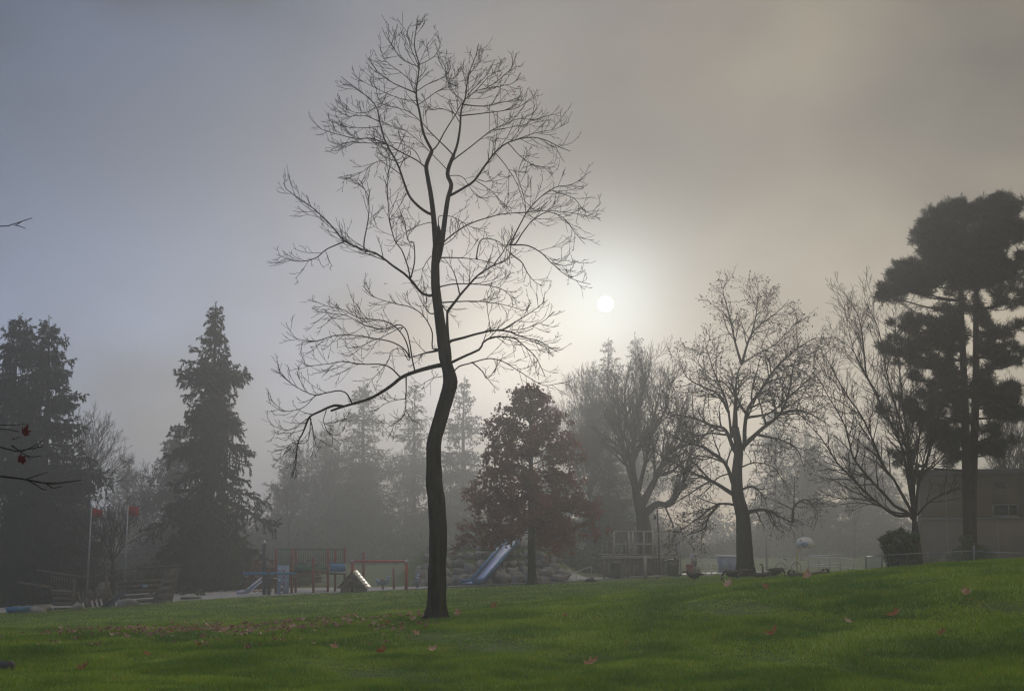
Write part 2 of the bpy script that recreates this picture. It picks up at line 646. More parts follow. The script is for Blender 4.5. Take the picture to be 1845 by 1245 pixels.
def grow(P, Rd, per, length, angle, g, npts=8, t0=0.15, t1=0.98, up=0.25, wiggle=0.12, ratio=0.6, tip=0.35,
         rmin=0.003, tip_short=0.5, up_late=0.0, flat=1.0):
    """Children of many branches at once. P (M,N,3), Rd (M,N). per: children for each (int or array M);
    length: array M or scalar; up: pull to the sky along the child; up_late: extra pull near the tip."""
    M, Nn, _ = P.shape
    per = np.broadcast_to(np.asarray(per), (M,)).astype(int)
    idx = np.repeat(np.arange(M), per)
    K = len(idx)
    if K == 0:
        return np.zeros((0, npts, 3)), np.zeros((0, npts))
    order = np.concatenate([(np.arange(k) + g.random(k) * 0.9) / k for k in per if k > 0])
    t = t0 + (t1 - t0) * order
    f = t * (Nn - 1)
    i = np.clip(f.astype(int), 0, Nn - 2)
    fr = (f - i)[:, None]
    base = P[idx, i] * (1 - fr) + P[idx, i + 1] * fr
    tan = unit(P[idx, i + 1] - P[idx, i])
    rad = Rd[idx, i] * (1 - fr[:, 0]) + Rd[idx, i + 1] * fr[:, 0]
    rnd = g.normal(size=(K, 3))
    rnd[:, 1] *= flat
    perp = unit(rnd - tan * np.sum(rnd * tan, 1, keepdims=True))
    ang = np.radians(angle) * (0.7 + 0.6 * g.random(K))[:, None]
    d = unit(tan * np.cos(ang) + perp * np.sin(ang))
    L = np.broadcast_to(np.asarray(length, float), (M,))[idx] * (0.55 + 0.8 * g.random(K)) * (1 - tip_short * t)
    step = (L / (npts - 1))[:, None]
    pts = [base]
    cur = d
    for s in range(1, npts):
        q = s / (npts - 1)
        cur = unit(cur + g.normal(size=(K, 3)) * wiggle + np.array((0, 0, 1.0)) * (up + up_late * q * q) * 2.2 / npts)
        pts.append(pts[-1] + cur * step)
    C = np.stack(pts, 1)
    r0 = np.minimum(rad * ratio, 0.012 + 0.03 * L) if ratio < 1 else rad
    r0 = np.maximum(r0, rmin)
    RR = r0[:, None] * np.linspace(1, tip, npts)[None, :]
    return C, np.maximum(RR, rmin)


def lengths(P):
    return np.linalg.norm(np.diff(P, axis=1), axis=2).sum(1)


def leaf_quads(mb, C, size, g, aspect=0.6, up=None, jitter=0.5):
    """One folded leaf (two triangles) at each centre C (K,3)."""
    K = len(C)
    a = unit(g.normal(size=(K, 3)) + (np.array(up) if up is not None else 0))
    b = unit(np.cross(a, g.normal(size=(K, 3))))
    s = (size * (1 - jitter / 2 + jitter * g.random(K)))[:, None]
    V = np.stack([C - a * s * 0.5, C + b * s * aspect * 0.5, C + a * s * 0.5, C - b * s * aspect * 0.5], 1)
    V[:, 1] += np.cross(a, b) * s * 0.12
    V[:, 3] += np.cross(a, b) * s * 0.12
    k = np.arange(K)[:, None] * 4
    mb.add(V.reshape(-1, 3), [np.concatenate([k + np.array([[0, 1, 2]]), k + np.array([[0, 2, 3]])])])


def depth_at(line, made):
    """Depth of the limb already built that this one springs from, read where its first photo point lies."""
    best, off = 14.0, 0.0
    for P, dy in made:
        d = np.hypot(P[:, 0] - line[0][0], P[:, 1] - line[0][1])
        k = int(np.argmin(d))
        if d[k] < best:
            best, off = d[k], dy[k]
    return off


def traced(line, Y, depth, n, g, wob=0.0, made=None):
    """A limb traced as photo points, given real depth: it leaves the trunk at distance Y and comes or goes by depth."""
    if made is not None:                         # let the limb start inside the wood it springs from
        best, hit = 24.0, None
        for Q, _ in made:
            d = np.hypot(Q[:, 0] - line[0][0], Q[:, 1] - line[0][1] - 4)
            k = int(np.argmin(d))
            if d[k] < best * (0.8 if Q is not made[0][0] else 1.0):
                best, hit = d[k], Q[k]
        if hit is not None and best > 3:
            line = [tuple(hit)] + list(line)
    P = resample(np.array(line, float), n)
    q = np.linspace(0, 1, n)
    dy = depth * (q ** 0.8) + wob * np.sin(q * 5 + g.random() * 6)
    if made is not None:
        dy = dy + depth_at(line, made)
        made.append((P[:, :2], dy))
    return np.array([px(a, b, Y + e) for (a, b), e in zip(P[:, :2], dy)])


# ------------------------------------------------------------------ the bare tree in the middle of the lawn
def c1(*p):
    return [(480 + a / 2.965, 20 + b / 2.965) for a, b in p]


def c2(*p):
    return [(480 + a / 2.829, 420 + b / 2.829) for a, b in p]


MAIN_LIMBS = [   # thickness class, traced line
    (5, c1((905, 1250), (893, 1100), (878, 980), (862, 890), (855, 825), (885, 748))),
    (4, c1((885, 748), (842, 660), (822, 560), (800, 440), (815, 300), (792, 200), (800, 100), (812, 28))),
    (3, c1((885, 748), (915, 715), (955, 640), (1010, 552), (1045, 490), (1090, 445), (1140, 418), (1250, 398), (1330, 380), (1362, 330))),
    (5, c1((915, 1330), (936, 1240), (955, 1100), (970, 1000), (988, 930), (968, 880), (976, 830), (1000, 772))),
    (4, c1((1000, 772), (1022, 705), (1035, 610), (1040, 530), (1060, 460), (1078, 330), (1110, 240), (1125, 170))),
    (3, c1((1000, 795), (1100, 720), (1200, 640), (1280, 602), (1350, 570), (1440, 572), (1505, 528))),
    (3, c1((1002, 776), (940, 710), (885, 655), (838, 600), (780, 550), (700, 520), (610, 500))),
    (4, c1((985, 985), (1060, 942), (1110, 908), (1160, 840), (1220, 760), (1290, 706), (1400, 676), (1480, 685), (1560, 722), (1622, 745))),
    (2, c1((1350, 682), (1440, 650), (1560, 628), (1604, 588))),
    (4, c1((890, 1090), (840, 1066), (770, 1000), (735, 920), (700, 822), (660, 750), (625, 680), (602, 590), (585, 512), (540, 460), (480, 410), (400, 345))),
    (3, c1((642, 712), (560, 682), (480, 682), (380, 656), (300, 632), (262, 598))),
    (2, c1((612, 618), (540, 622), (440, 615), (380, 600), (325, 562))),
    (3, c1((845, 832), (800, 796), (730, 760), (640, 712), (540, 705), (430, 702), (345, 742))),
    (2, c1((705, 815), (760, 780), (772, 752), (735, 752), (715, 790), (600, 800), (520, 850), (390, 880))),
    (2, c1((826, 806), (792, 748), (720, 712), (640, 700), (560, 665))),
    (2, c1((965, 850), (890, 772), (820, 702), (750, 648), (690, 616), (600, 600))),
    (3, c1((942, 1240), (1000, 1190), (1080, 1140), (1180, 1105), (1270, 1086), (1390, 1076), (1480, 1066), (1600, 1074), (1700, 1092), (1785, 1108))),
    (2, c1((1118, 906), (1200, 960), (1260, 1020), (1300, 1060))),
    (2, c1((1386, 1078), (1378, 1000), (1352, 900), (1362, 830), (1420, 768))),
    (2, c1((1222, 760), (1290, 842), (1340, 930), (1384, 1070))),
    (3, c1((1300, 1250), (1340, 1170), (1390, 1080), (1440, 1022), (1500, 972), (1560, 942), (1650, 930), (1742, 868))),
    (3, c1((1330, 1245), (1370, 1182), (1430, 1112), (1510, 1076), (1600, 1116), (1650, 1182), (1712, 1245))),
    (2, c1((1540, 965), (1640, 1000), (1700, 1062), (1762, 1056))),
    (2, c1((1130, 900), (1190, 910), (1270, 860))),
    (2, c1((990, 880), (1050, 890), (1120, 980), (1190, 1000))),
    (2, c1((925, 1095), (1000, 1100), (1090, 1150), (1190, 1190))),
    (2, c1((1300, 715), (1360, 780), (1440, 830), (1550, 840))),
    (2, c1((880, 1130), (820, 1145), (740, 1180), (690, 1240))),
    (5, c2((934, 640), (926, 540), (922, 470), (922, 400))),
    (4, c2((868, 345), (895, 372), (920, 402))),
    (4, c2((922, 402), (960, 352), (1000, 302), (1085, 212), (1160, 165), (1240, 132), (1258, 60), (1300, -5))),
    (3, c2((1160, 160), (1200, 105), (1225, 60), (1260, 0))),
    (4, c2((832, 320), (790, 305), (740, 242), (700, 205), (640, 165), (590, 125), (540, 96), (500, 90), (440, 62), (395, 40), (330, -37), (240, -125), (165, -180), (85, -240), (112, -280))),
    (3, c2((395, 44), (310, 82), (245, 134), (160, 150), (57, 128))),
    (3, c2((500, 92), (498, 40), (520, -100), (515, -200), (460, -270))),
    (3, c2((735, 235), (720, 170), (690, 90), (650, 30), (620, -120), (615, -280), (640, -380))),
    (3, c2((738, 225), (755, 140), (750, 50), (720, 38), (700, -60), (660, -160))),
    (3, c2((832, 408), (785, 340), (768, 292))),
    (3, c2((848, 590), (845, 500), (800, 420), (740, 380), (650, 360), (560, 332), (500, 278))),
    (4, c2((872, 598), (800, 614), (732, 636))),
    (3, c2((732, 634), (700, 590), (640, 556), (560, 540), (460, 526), (340, 526), (250, 552), (160, 546), (92, 510))),
    (3, c2((732, 636), (715, 560), (680, 502), (620, 456), (540, 440), (460, 430), (380, 392), (300, 372), (213, 338))),
    (3, c2((756, 700), (742, 636), (730, 560), (710, 490), (670, 465), (600, 490), (500, 470), (400, 420), (235, 400))),
    (2, c2((690, 480), (600, 520), (500, 560), (420, 615))),
    (5, c2((882, 674), (830, 686), (760, 706), (690, 735), (640, 775), (580, 815), (520, 846), (440, 870), (385, 886), (328, 906))),
    (4, c2((392, 884), (345, 879), (280, 906), (220, 940), (192, 1010), (165, 1070), (160, 1170), (140, 1245))),
    (3, c2((222, 938), (238, 1010), (250, 1060), (275, 1105))),
    (2, c2((222, 938), (110, 1000), (5, 970))),
    (2, c2((228, 945), (205, 1060), (120, 1080), (62, 1165))),
    (3, c2((435, 866), (410, 820), (370, 804), (300, 816), (250, 826), (180, 802), (110, 762), (60, 722), (22, 704))),
    (2, c2((250, 826), (180, 892), (80, 906), (3, 856))),
    (3, c2((682, 735), (640, 692), (590, 671), (480, 670), (390, 656), (320, 664), (220, 672), (158, 642))),
    (3, c2((712, 730), (712, 850), (706, 920), (660, 966), (618, 986))),
    (2, c2((706, 845), (650, 850), (588, 862))),
    (2, c2((892, 730), (840, 742), (776, 782))),
    (2, c2((724, 650), (690, 590), (640, 600), (620, 660), (550, 740), (520, 780))),
    (2, c2((305, 900), (292, 965), (330, 970), (420, 950))),
    (2, c2((292, 965), (320, 1020), (385, 1035))),
    (4, c2((942, 660), (1000, 632), (1090, 590), (1096, 565), (1150, 532), (1250, 536), (1300, 570), (1370, 640), (1412, 742))),
    (2, c2((1250, 532), (1330, 546), (1420, 582), (1492, 612))),
    (4, c2((940, 550), (1000, 535), (1140, 500), (1230, 500), (1300, 526), (1400, 552), (1482, 602))),
    (3, c2((1200, 496), (1270, 452), (1350, 400), (1437, 328))),
    (2, c2((1250, 496), (1330, 482), (1420, 440), (1472, 394))),
    (2, c2((1142, 500), (1130, 400), (1125, 350), (1152, 300))),
    (3, c2((960, 702), (980, 680), (1050, 660), (1130, 641), (1200, 655), (1270, 696), (1340, 740), (1420, 782), (1532, 768))),
    (3, c2((1050, 660), (1100, 702), (1125, 742), (1166, 690))),
    (3, c2((888, 355), (960, 350), (1050, 346), (1150, 350), (1250, 370), (1312, 392))),
    (3, c2((880, 276), (950, 260), (1050, 258), (1150, 268), (1230, 302), (1300, 362))),
    (3, c2((886, 126), (960, 125), (1060, 130), (1165, 146))),
    (3, c2((1070, 128), (1095, 36), (1160, 32), (1230, 80), (1260, 130))),
    (3, c2((985, 312), (965, 232), (935, 170), (902, 130))),
    (3, c2((1245, 62), (1330, 64), (1400, 100), (1450, 150), (1520, 205), (1590, 240), (1652, 256))),
    (3, c2((1245, 105), (1300, 150), (1330, 202), (1370, 252), (1412, 286))),
    (2, c2((1460, 152), (1530, 162), (1602, 130))),
    (2, c2((905, 60), (960, 20), (1000, -60))),
    (2, c1((815, 300), (770, 190), (752, 110), (770, 58))),
    (2, c1((813, 290), (870, 262), (915, 225), (938, 150))),
    (2, c1((815, 300), (730, 262), (680, 200), (642, 148))),
    (2, c1((805, 400), (720, 330), (640, 262), (610, 185))),
    (3, c1((800, 440), (720, 405), (620, 350), (548, 300))),
    (2, c1((808, 480), (720, 470), (600, 420), (500, 372), (480, 350))),
    (2, c1((803, 430), (880, 380), (960, 345), (990, 290))),
    (2, c1((815, 500), (900, 440), (960, 400), (1020, 330))),
    (2, c1((1050, 480), (980, 420), (965, 350), (940, 260))),
    (3, c1((1045, 500), (1160, 510), (1290, 480), (1360, 455))),
    (3, c1((1040, 560), (1180, 545), (1320, 520), (1420, 465))),
    (2, c1((1120, 425), (1180, 360), (1235, 320), (1245, 278))),
    (2, c1((1075, 450), (1140, 380), (1185, 330), (1220, 262))),
    (2, c1((1180, 410), (1260, 355), (1310, 310), (1328, 268))),
    (2, c1((1062, 440), (1085, 340), (1140, 270), (1158, 222))),
    (2, c1((1200, 640), (1300, 620), (1400, 590), (1430, 488))),
    (2, c1((1010, 552), (940, 520), (880, 520), (840, 470))),
    (2, c1((585, 512), (540, 540), (470, 540), (412, 490))),
    (2, c1((600, 590), (520, 560), (430, 560), (350, 500))),
    (2, c2((840, 120), (800, 180), (790, 270))),
]


def main_tree():
    g = np.random.default_rng(3)
    Y = 25.0
    mpp = Y / F
    base = px(784, 1114, Y)
    t = thing('bare_tree', 'tall bare leafless tree with crooked dark trunk standing alone on the lawn', 'tree', base)

    def local(P):
        return P - base
    tr = np.array([(783, 1128, 29), (783, 1115, 22.5), (784, 1102, 18.0), (786, 1080, 15.6), (787, 1050, 15.0), (789, 1000, 14.8), (789, 955, 15.0), (786, 900, 15.0),
                   (782, 872, 14.4), (782, 845, 13.2), (782, 800, 12.6), (788, 775, 12.6), (797, 745, 12.6), (806, 715, 12.8), (812, 690, 12.8),
                   (809, 668, 11.4), (802, 645, 10.4), (797, 610, 9.6), (790, 560, 8.6), (785, 520, 8.0), (784, 480, 7.4), (787, 440, 7.0), (789, 424, 5.6), (790, 412, 3.4), (790, 404, 0.8)])
    T = resample(tr, 70)
    P = np.array([px(a, b, Y) for a, b, _ in T])
    mb = MB()
    nS, r = 44, T[:, 2] * mpp
    ang = np.arange(nS) * 2 * math.pi / nS
    V = []
    ridge = g.normal(size=nS) * 0.05
    for k in range(len(P)):
        ridge = 0.9 * ridge + 0.022 * g.normal(size=nS)
        q = max(0.0, 1 - k / 9.0)
        rr = r[k] * (1 + 0.05 * np.sin(3 * ang + 0.11 * k) + 0.03 * np.sin(7 * ang - 0.2 * k) + 0.24 * q * np.sin(5 * ang + 1.2)
                     + ridge)
        V.append(np.stack([P[k, 0] + rr * np.cos(ang), P[k, 1] + rr * np.sin(ang), np.full(nS, P[k, 2])], 1))
    n = len(P)
    f = [[j * nS + k, j * nS + (k + 1) % nS, (j + 1) * nS + (k + 1) % nS, (j + 1) * nS + k] for j in range(n - 1) for k in range(nS)]
    mb.add(local(np.vstack(V)), [np.array(f), np.array([list(range((n - 1) * nS, n * nS))])])
    # burls and old pruning scars
    for (a, b, sx) in ((771, 873, 9), (820, 684, 7), (774, 800, 6), (777, 521, 6), (782, 300, 0)):
        if sx:
            c = local(px(a + (6 if a < 785 else -5), b, Y))
            mb.lathe(c, [(0.02, -0.16), (sx * mpp * 0.9, -0.06), (sx * mpp, 0.01), (sx * mpp * 0.8, 0.06), (0.015, 0.12)], 10)
    mb.build('trunk', 'bark_trunk', t, True)
    rad = {5: (0.042, 0.019), 4: (0.027, 0.005), 3: (0.014, 0.0042), 2: (0.0085, 0.004)}
    allP, allR, allL, weights = [], [], [], []
    made = [(T[:, :2], np.zeros(len(T)))]
    for k, (cl, line) in enumerate(MAIN_LIMBS):
        dep = {5: 0.35, 4: 1.1, 3: 1.5, 2: 1.2}[cl] * (g.random() * 2 - 1)
        if k in (0, 3):
            dep = 0.12 if k else -0.12
        L = traced(line, Y, dep, 30, g, 0.0, made)
        L += np.cumsum(g.normal(size=L.shape) * 0.004, axis=0) * np.linspace(0, 1, 30)[:, None] * (cl < 5)
        L = local(L)
        r0, r1 = rad[cl]
        if k in (0, 3):
            r0, r1 = 0.054, 0.033
        rr = r0 + (r1 - r0) * np.linspace(0, 1, 30) ** 0.75
        MB().tube(L, rr, 8 if cl > 2 else 6).build('branch', 'bark_dark', t, True)
        if cl < 5:
            allP.append(L)
            allR.append(rr)
            weights.append(cl)
    P, Rr = np.array(allP), np.array(allR)
    ln = lengths(P)
    cl = np.array(weights)
    tw = MB()
    A, Ar = grow(P, Rr, np.maximum(3, (ln * 6.0).astype(int)), 0.42 + 0.085 * ln, 42, g, 10, t0=0.3, t1=0.95, up=0.02, up_late=0.62,
                 wiggle=0.034, ratio=0.5, rmin=0.0040, tip_short=0.62)
    B, Br = grow(A, Ar, np.maximum(2, (lengths(A) * 6.6).astype(int)), 0.17 + 0.25 * lengths(A), 34, g, 7, t0=0.15, up=0.06, up_late=0.5,
                 wiggle=0.034, ratio=0.75, rmin=0.0035, tip_short=0.3)
    C, Cr = grow(B[::2], Br[::2], 2, 0.13, 38, g, 4, t0=0.3, up=0.15, wiggle=0.06, ratio=0.8, rmin=0.0034)
    tw.tubes(A, Ar, 4)
    tw.tubes(B, Br, 3)
    tw.tubes(C, Cr, 3)
    setting(tw.build('twigs', 'bark_dark', t), 'stuff')
    # the few leaves still hanging
    for a, b in ((755, 46), (753, 40), (935, 121), (935, 157), (927, 166), (880, 128), (722, 118), (770, 93), (782, 74), (695, 512), (925, 172)):
        c = local(px(a, b, Y + g.normal() * 0.3))
        lf = leaf_shape(0.075, g)
        lf.place(c, g.random() * 6)
        lf.build('leaf', 'leaf_dead', t)


def leaf_shape(s, g, curl=0.35):
    """A five-lobed dead leaf, curled, about s across, lying around the origin."""
    lobes = [(0, -0.45), (0.22, -0.30), (0.48, -0.25), (0.30, -0.02), (0.52, 0.22), (0.24, 0.2), (0.16, 0.36), (0, 0.58),
             (-0.16, 0.36), (-0.24, 0.2), (-0.52, 0.22), (-0.30, -0.02), (-0.48, -0.25), (-0.22, -0.30)]
    V = [(0, 0, 0)]
    for a, b in lobes:
        rr = math.hypot(a, b)
        V.append((a * (1 - 0.25 * curl), b, curl * (rr ** 1.6) * (0.8 + 0.7 * g.random())))
    n = len(lobes)
    V = np.array(V) * s
    th = np.array((0, 0, -0.012 * s))
    f = [[0, 1 + k, 1 + (k + 1) % n] for k in range(n)]
    return MB().add(V, np.array(f))


main_tree()


# ------------------------------------------------------------------ other trees
def blades(mb, base, d, length, width, g, sag=0.0):
    """Narrow two-triangle needles or sprays: base (K,3), direction d (K,3)."""
    K = len(base)
    side = unit(np.cross(d, g.normal(size=(K, 3))))
    L = (length * (0.6 + 0.8 * g.random(K)))[:, None]
    w = (width * (0.6 + 0.8 * g.random(K)))[:, None]
    mid = base + d * L * 0.5
    tip = base + d * L + np.array((0, 0, -1.0)) * L * sag
    V = np.stack([base, mid + side * w * 0.5, tip, mid - side * w * 0.5], 1)
    k = np.arange(K)[:, None] * 4
    mb.add(V.reshape(-1, 3), [np.concatenate([k + np.array([[0, 1, 2]]), k + np.array([[0, 2, 3]])])])


def along(P, per, g, t0=0.1, t1=1.0):
    """Random points on many polylines, with the direction there."""
    M, Nn, _ = P.shape
    per = np.broadcast_to(np.asarray(per), (M,)).astype(int)
    idx = np.repeat(np.arange(M), per)
    f = (t0 + (t1 - t0) * g.random(len(idx))) * (Nn - 1.001)
    i = f.astype(int)
    fr = (f - i)[:, None]
    return P[idx, i] * (1 - fr) + P[idx, i + 1] * fr, unit(P[idx, i + 1] - P[idx, i])


def conifer(label, top, Y, base_r, seed, n=120, spread=1.0, droop=0.35, name='conifer_tree', matn='needles', fine=1.0,
            bare=0.02, rough=0.3, group=None, power=0.85, width_at_base=None, blade=1.0):
    """A conifer whose tip stands at photo pixel `top`, distance Y."""
    g = np.random.default_rng(seed)
    tip = px(top[0], top[1], Y)
    z0 = float(ground(tip[0], Y)) - 0.15
    h = tip[2] - z0
    t = thing(name, label, 'tree', (tip[0], Y, z0), 0, group)
    lean = g.normal(size=2) * 0.012 * h
    q = np.linspace(0, 1, 16)
    T = np.stack([lean[0] * np.sin(q * 3) * q, lean[1] * q, q * h], 1)
    r = 0.02 * h * (1 - q) ** 0.9 + 0.015
    MB().tube(T, r, 9).build('trunk', 'bark', t, True)
    # whorls
    nw = max(12, n // 6)
    wh = bare + (0.985 - bare) * ((np.arange(nw) + 0.5 * g.random(nw)) / nw) ** 0.92
    zf = np.clip(np.sort(wh[g.integers(0, nw, n)] + g.normal(size=n) * 0.011), bare, 0.988)
    az = np.arange(n) * 2.39996 + g.random(n) * 0.7
    prof = (1 - zf) ** power
    prof = np.minimum(prof, 0.90 + 0.1 * (zf / 0.15)) if width_at_base is None else prof
    lump = 1 + rough * (0.55 * np.sin(zf * 31 + seed) + 0.35 * np.sin(zf * 13 + 2 * az + seed))
    L = base_r * prof * lump * (1 - rough + 1.9 * rough * g.random(n) ** 1.6) * spread + 0.18
    npt = 10
    s = np.linspace(0, 1, npt)
    el = R(28) * zf ** 0.7 - R(8)
    out = np.stack([np.cos(az), np.sin(az)], 1)
    P = np.zeros((n, npt, 3))
    bx = np.interp(zf, q, T[:, 0])
    by = np.interp(zf, q, T[:, 1])
    rad = L[:, None] * s[None, :]
    P[:, :, 0] = bx[:, None] + out[:, :1] * rad
    P[:, :, 1] = by[:, None] + out[:, 1:] * rad
    P[:, :, 2] = (zf * h)[:, None] + L[:, None] * (np.tan(el)[:, None] * s - droop * (1 - 0.5 * zf)[:, None] * (s ** 1.5) * 1.3 + 0.30 * droop * s ** 5)
    P[:, 1:] += np.cumsum(g.normal(size=(n, npt - 1, 3)) * 0.012, 1) * L[:, None, None]
    cr = MB()
    br = (0.012 + 0.012 * L)[:, None] * np.linspace(1, 0.25, npt)[None, :]
    cr.tubes(P, br, 4)
    A, Ar = grow(P, br, np.maximum(5, (L * 8 * fine).astype(int)), 0.16 + 0.30 * L, 58, g, 5, t0=0.08, t1=1.0, up=-0.10 * droop * 3,
                 wiggle=0.1, ratio=0.5, tip_short=0.55, rmin=0.004)
    A[:, :, 2] -= 0.10 * droop * lengths(A)[:, None] * np.linspace(0, 1, 5) ** 2 * 3
    c, d = along(A, np.maximum(5, (lengths(A) * 34 * fine).astype(int)), g)
    dd = unit(d + g.normal(size=d.shape) * 0.45 + np.array((0, 0, -0.35 * droop)))
    blades(cr, c, dd, np.full(len(c), 0.19 * blade), np.full(len(c), 0.065 * blade), g, 0.45 * droop)
    c, d = along(P, (L * 16 * fine).astype(int) + 6, g)
    blades(cr, c, unit(d + g.normal(size=d.shape) * 0.5), np.full(len(c), 0.22 * blade), np.full(len(c), 0.085 * blade), g, 0.2)
    # leader
    c, d = along(T[None, 12:], np.array([60]), g)
    blades(cr, c, unit(d * 0.6 + g.normal(size=d.shape) * 0.5), np.full(len(c), 0.22 * blade), np.full(len(c), 0.05 * blade), g)
    cr.build('crown', matn, t)
    return t


def bare_tree(label, base_px, Y, limbs, seed, trunk_r, name='bare_tree', trunk=None, levels=((6.0, 0.34, 45), (7, 0.4, 42), (5, 0.5, 40)),
              up=0.18, up_late=0.1, r_limb=(0.10, 0.016), bits=0, twig_r=0.007, depth=2.0, group=None, cat='tree', lens=None, wiggle=0.1, n_extra=0, leader=False):
    """A leafless tree: trunk and limbs traced as photo points with depth of their own, twigs grown on them."""
    g = np.random.default_rng(seed)
    x0 = px(base_px[0], base_px[1], Y)[0]
    base = np.array((x0, Y, float(ground(x0, Y)) - 0.1))
    t = thing(name, label, cat, base, 0, group)
    tr = [(base_px[0], base_px[1])] + list(trunk or [])
    n = 18
    if len(tr) > 1:
        T = np.array([px(a, b, Y) for a, b in resample(np.array(tr, float), n)])
        T[:, 2] += np.linspace(1, 0, n) ** 3 * (base[2] - T[0, 2])
        T = T - base
        q = np.linspace(0, 1, n)
        r = trunk_r * (1 - 0.62 * q) * (1 + 0.4 * np.maximum(0, 1 - q * 8) ** 2)
        MB().tube(T, r, 12).build('trunk', 'bark', t, True)
        allP, allR = [], []
        if n_extra:
            top = resample(T[4:], 30)
            allP.append(top)
            allR.append(np.interp(np.linspace(4, n - 1, 30), np.arange(n), r))
    else:
        allP, allR = [], []
    cr = MB()
    pp = resample(np.array(tr, float), 30) if len(tr) > 1 else np.array(tr, float)
    made = [(pp, np.zeros(len(pp)))]
    for nth, (cl, line) in enumerate(limbs):
        dep = depth * (g.random() * 2 - 1) * (1.0 if cl < 3 else 0.5)
        L = traced(line, Y, dep, 30, g, 0.0, made)
        L += np.cumsum(g.normal(size=L.shape) * 0.008, axis=0) * np.linspace(0, 1, 30)[:, None]
        L = L - base
        k = {3: 1.0, 2: 0.6, 1: 0.36}[cl]
        r_start = k * r_limb[0]
        if nth == 0 and leader:
            r_start = r[-1] * 1.02
        rr = r_start + (k ** 0.5 * r_limb[1] - r_start) * np.linspace(0, 1, 30) ** 0.7
        allP.append(L)
        allR.append(rr)
    P, Rr = np.array(allP), np.array(allR)
    cr.tubes(P, Rr, 7)
    cur, cr_r = P, Rr
    for lv, (per_m, lf, ang) in enumerate(levels):
        ln = lengths(cur)
        last = lv == len(levels) - 1
        npt = 8 if lv == 0 else (6 if not last else 5)
        A, Ar = grow(cur, cr_r, np.maximum(2, (ln * per_m).astype(int)), (lens[lv] if lens else 0.0) + lf * ln, ang, g, npt,
                     t0=0.22 if lv == 0 else 0.2, up=up, up_late=up_late, wiggle=wiggle, ratio=0.6, rmin=twig_r * (0.8 ** lv), tip_short=0.5)
        cr.tubes(A, Ar, 4 if lv == 0 else 3)
        cur, cr_r = A, Ar
    cr.build('crown', 'twig', t)
    if bits:
        lf = MB()
        ends = cur[g.permutation(len(cur))[:bits], -1]
        leaf_quads(lf, ends + g.normal(size=ends.shape) * 0.03 + np.array((0, 0, -0.02)), np.full(len(ends), 0.095), g, 0.6)
        setting(lf.build('seed_pods', 'bark_dark', t), 'stuff')
    return t


def fan(base, tips, start=0.0, bow=0.0):
    """Quick limb lines from one fork point to many tips (photo points)."""
    out = []
    for k, (x, y) in enumerate(tips):
        bx, by = base
        mx, my = bx + (x - bx) * 0.38, by + (y - by) * 0.55
        out.append((2, [(bx, by), (mx, my), (bx + (x - bx) * 0.72, by + (y - by) * 0.82), (x, y)]))
    return out


def c5(*p):
    return [(1160 + a / 2.2235, 500 + b / 2.2235) for a, b in p]


def c6(*p):
    return [(1460 + a / 2.3946, 340 + b / 2.3946) for a, b in p]


def c4(*p):
    return [(860 + a / 2.965, 640 + b / 2.965) for a, b in p]


def r5(*p):
    return [(1420 + a / 4.5556, 820 + b / 4.5556) for a, b in p]


def plane_tree():
    L = [(3, c5((365, 600), (368, 480), (375, 400), (392, 348))),
         (2, c5((392, 348), (366, 260), (342, 150), (318, 50), (330, 20))),
         (2, c5((392, 348), (425, 242), (470, 190), (540, 142), (582, 100))),
         (1, c5((430, 235), (450, 140), (455, 30))),
         (1, c5((392, 344), (455, 308), (525, 268), (590, 200), (615, 165))),
         (3, c5((402, 680), (405, 600), (420, 522), (470, 452), (512, 385), (560, 330), (650, 260), (690, 240))),
         (3, c5((402, 672), (480, 600), (546, 545), (580, 452), (602, 340), (640, 270))),
         (2, c5((420, 560), (500, 545), (560, 500), (640, 430), (720, 370))),
         (2, c5((546, 545), (620, 532), (700, 565), (750, 600))),
         (3, c5((362, 690), (326, 610), (270, 592), (200, 565), (120, 552), (60, 520))),
         (2, c5((352, 640), (332, 500), (290, 400), (250, 280), (240, 240))),
         (2, c5((340, 540), (300, 470), (240, 440), (170, 400), (150, 345))),
         (3, c5((360, 830), (322, 740), (250, 690), (150, 652), (80, 610))),
         (3, c5((360, 868), (280, 820), (200, 785), (110, 735), (40, 690))),
         (2, c5((372, 912), (300, 908), (220, 960), (150, 1012), (110, 1050))),
         (2, c5((300, 910), (260, 960), (240, 1010), (160, 1040))),
         (3, c5((412, 942), (480, 930), (540, 955), (592, 982), (612, 980))),
         (2, c5((596, 978), (602, 915), (650, 890), (692, 940))),
         (2, c5((392, 850), (440, 838), (480, 882), (492, 925))),
         (2, c5((470, 632), (550, 652), (612, 692), (640, 762))),
         (1, c5((388, 760), (450, 740), (520, 760), (570, 830))),
         (1, c5((372, 780), (300, 800), (230, 870), (170, 900))),
         (1, c5((372, 450), (430, 400), (500, 420), (560, 440))),
         (1, c5((250, 690), (190, 620), (150, 560), (100, 470))),
         (1, c5((510, 390), (500, 330), (470, 280), (500, 200))),
         (1, c5((368, 480), (320, 420), (260, 400), (190, 300)))]
    bare_tree('tall bare tree with dangling seed pods and thick trunk beside the geese', (1344, 1036), 62.0, L, 21, 0.40,
              trunk=c5((405, 1110), (402, 1050), (396, 950), (376, 870), (373, 780), (380, 690), (366, 600)),
              levels=((4.6, 0.26, 48), (5.2, 0.34, 46), (5.0, 0.32, 44)), lens=(0.65, 0.32, 0.22), r_limb=(0.115, 0.014), bits=4200, up=0.06,
              up_late=0.06, twig_r=0.0082, depth=3.0, wiggle=0.15, leader=True)


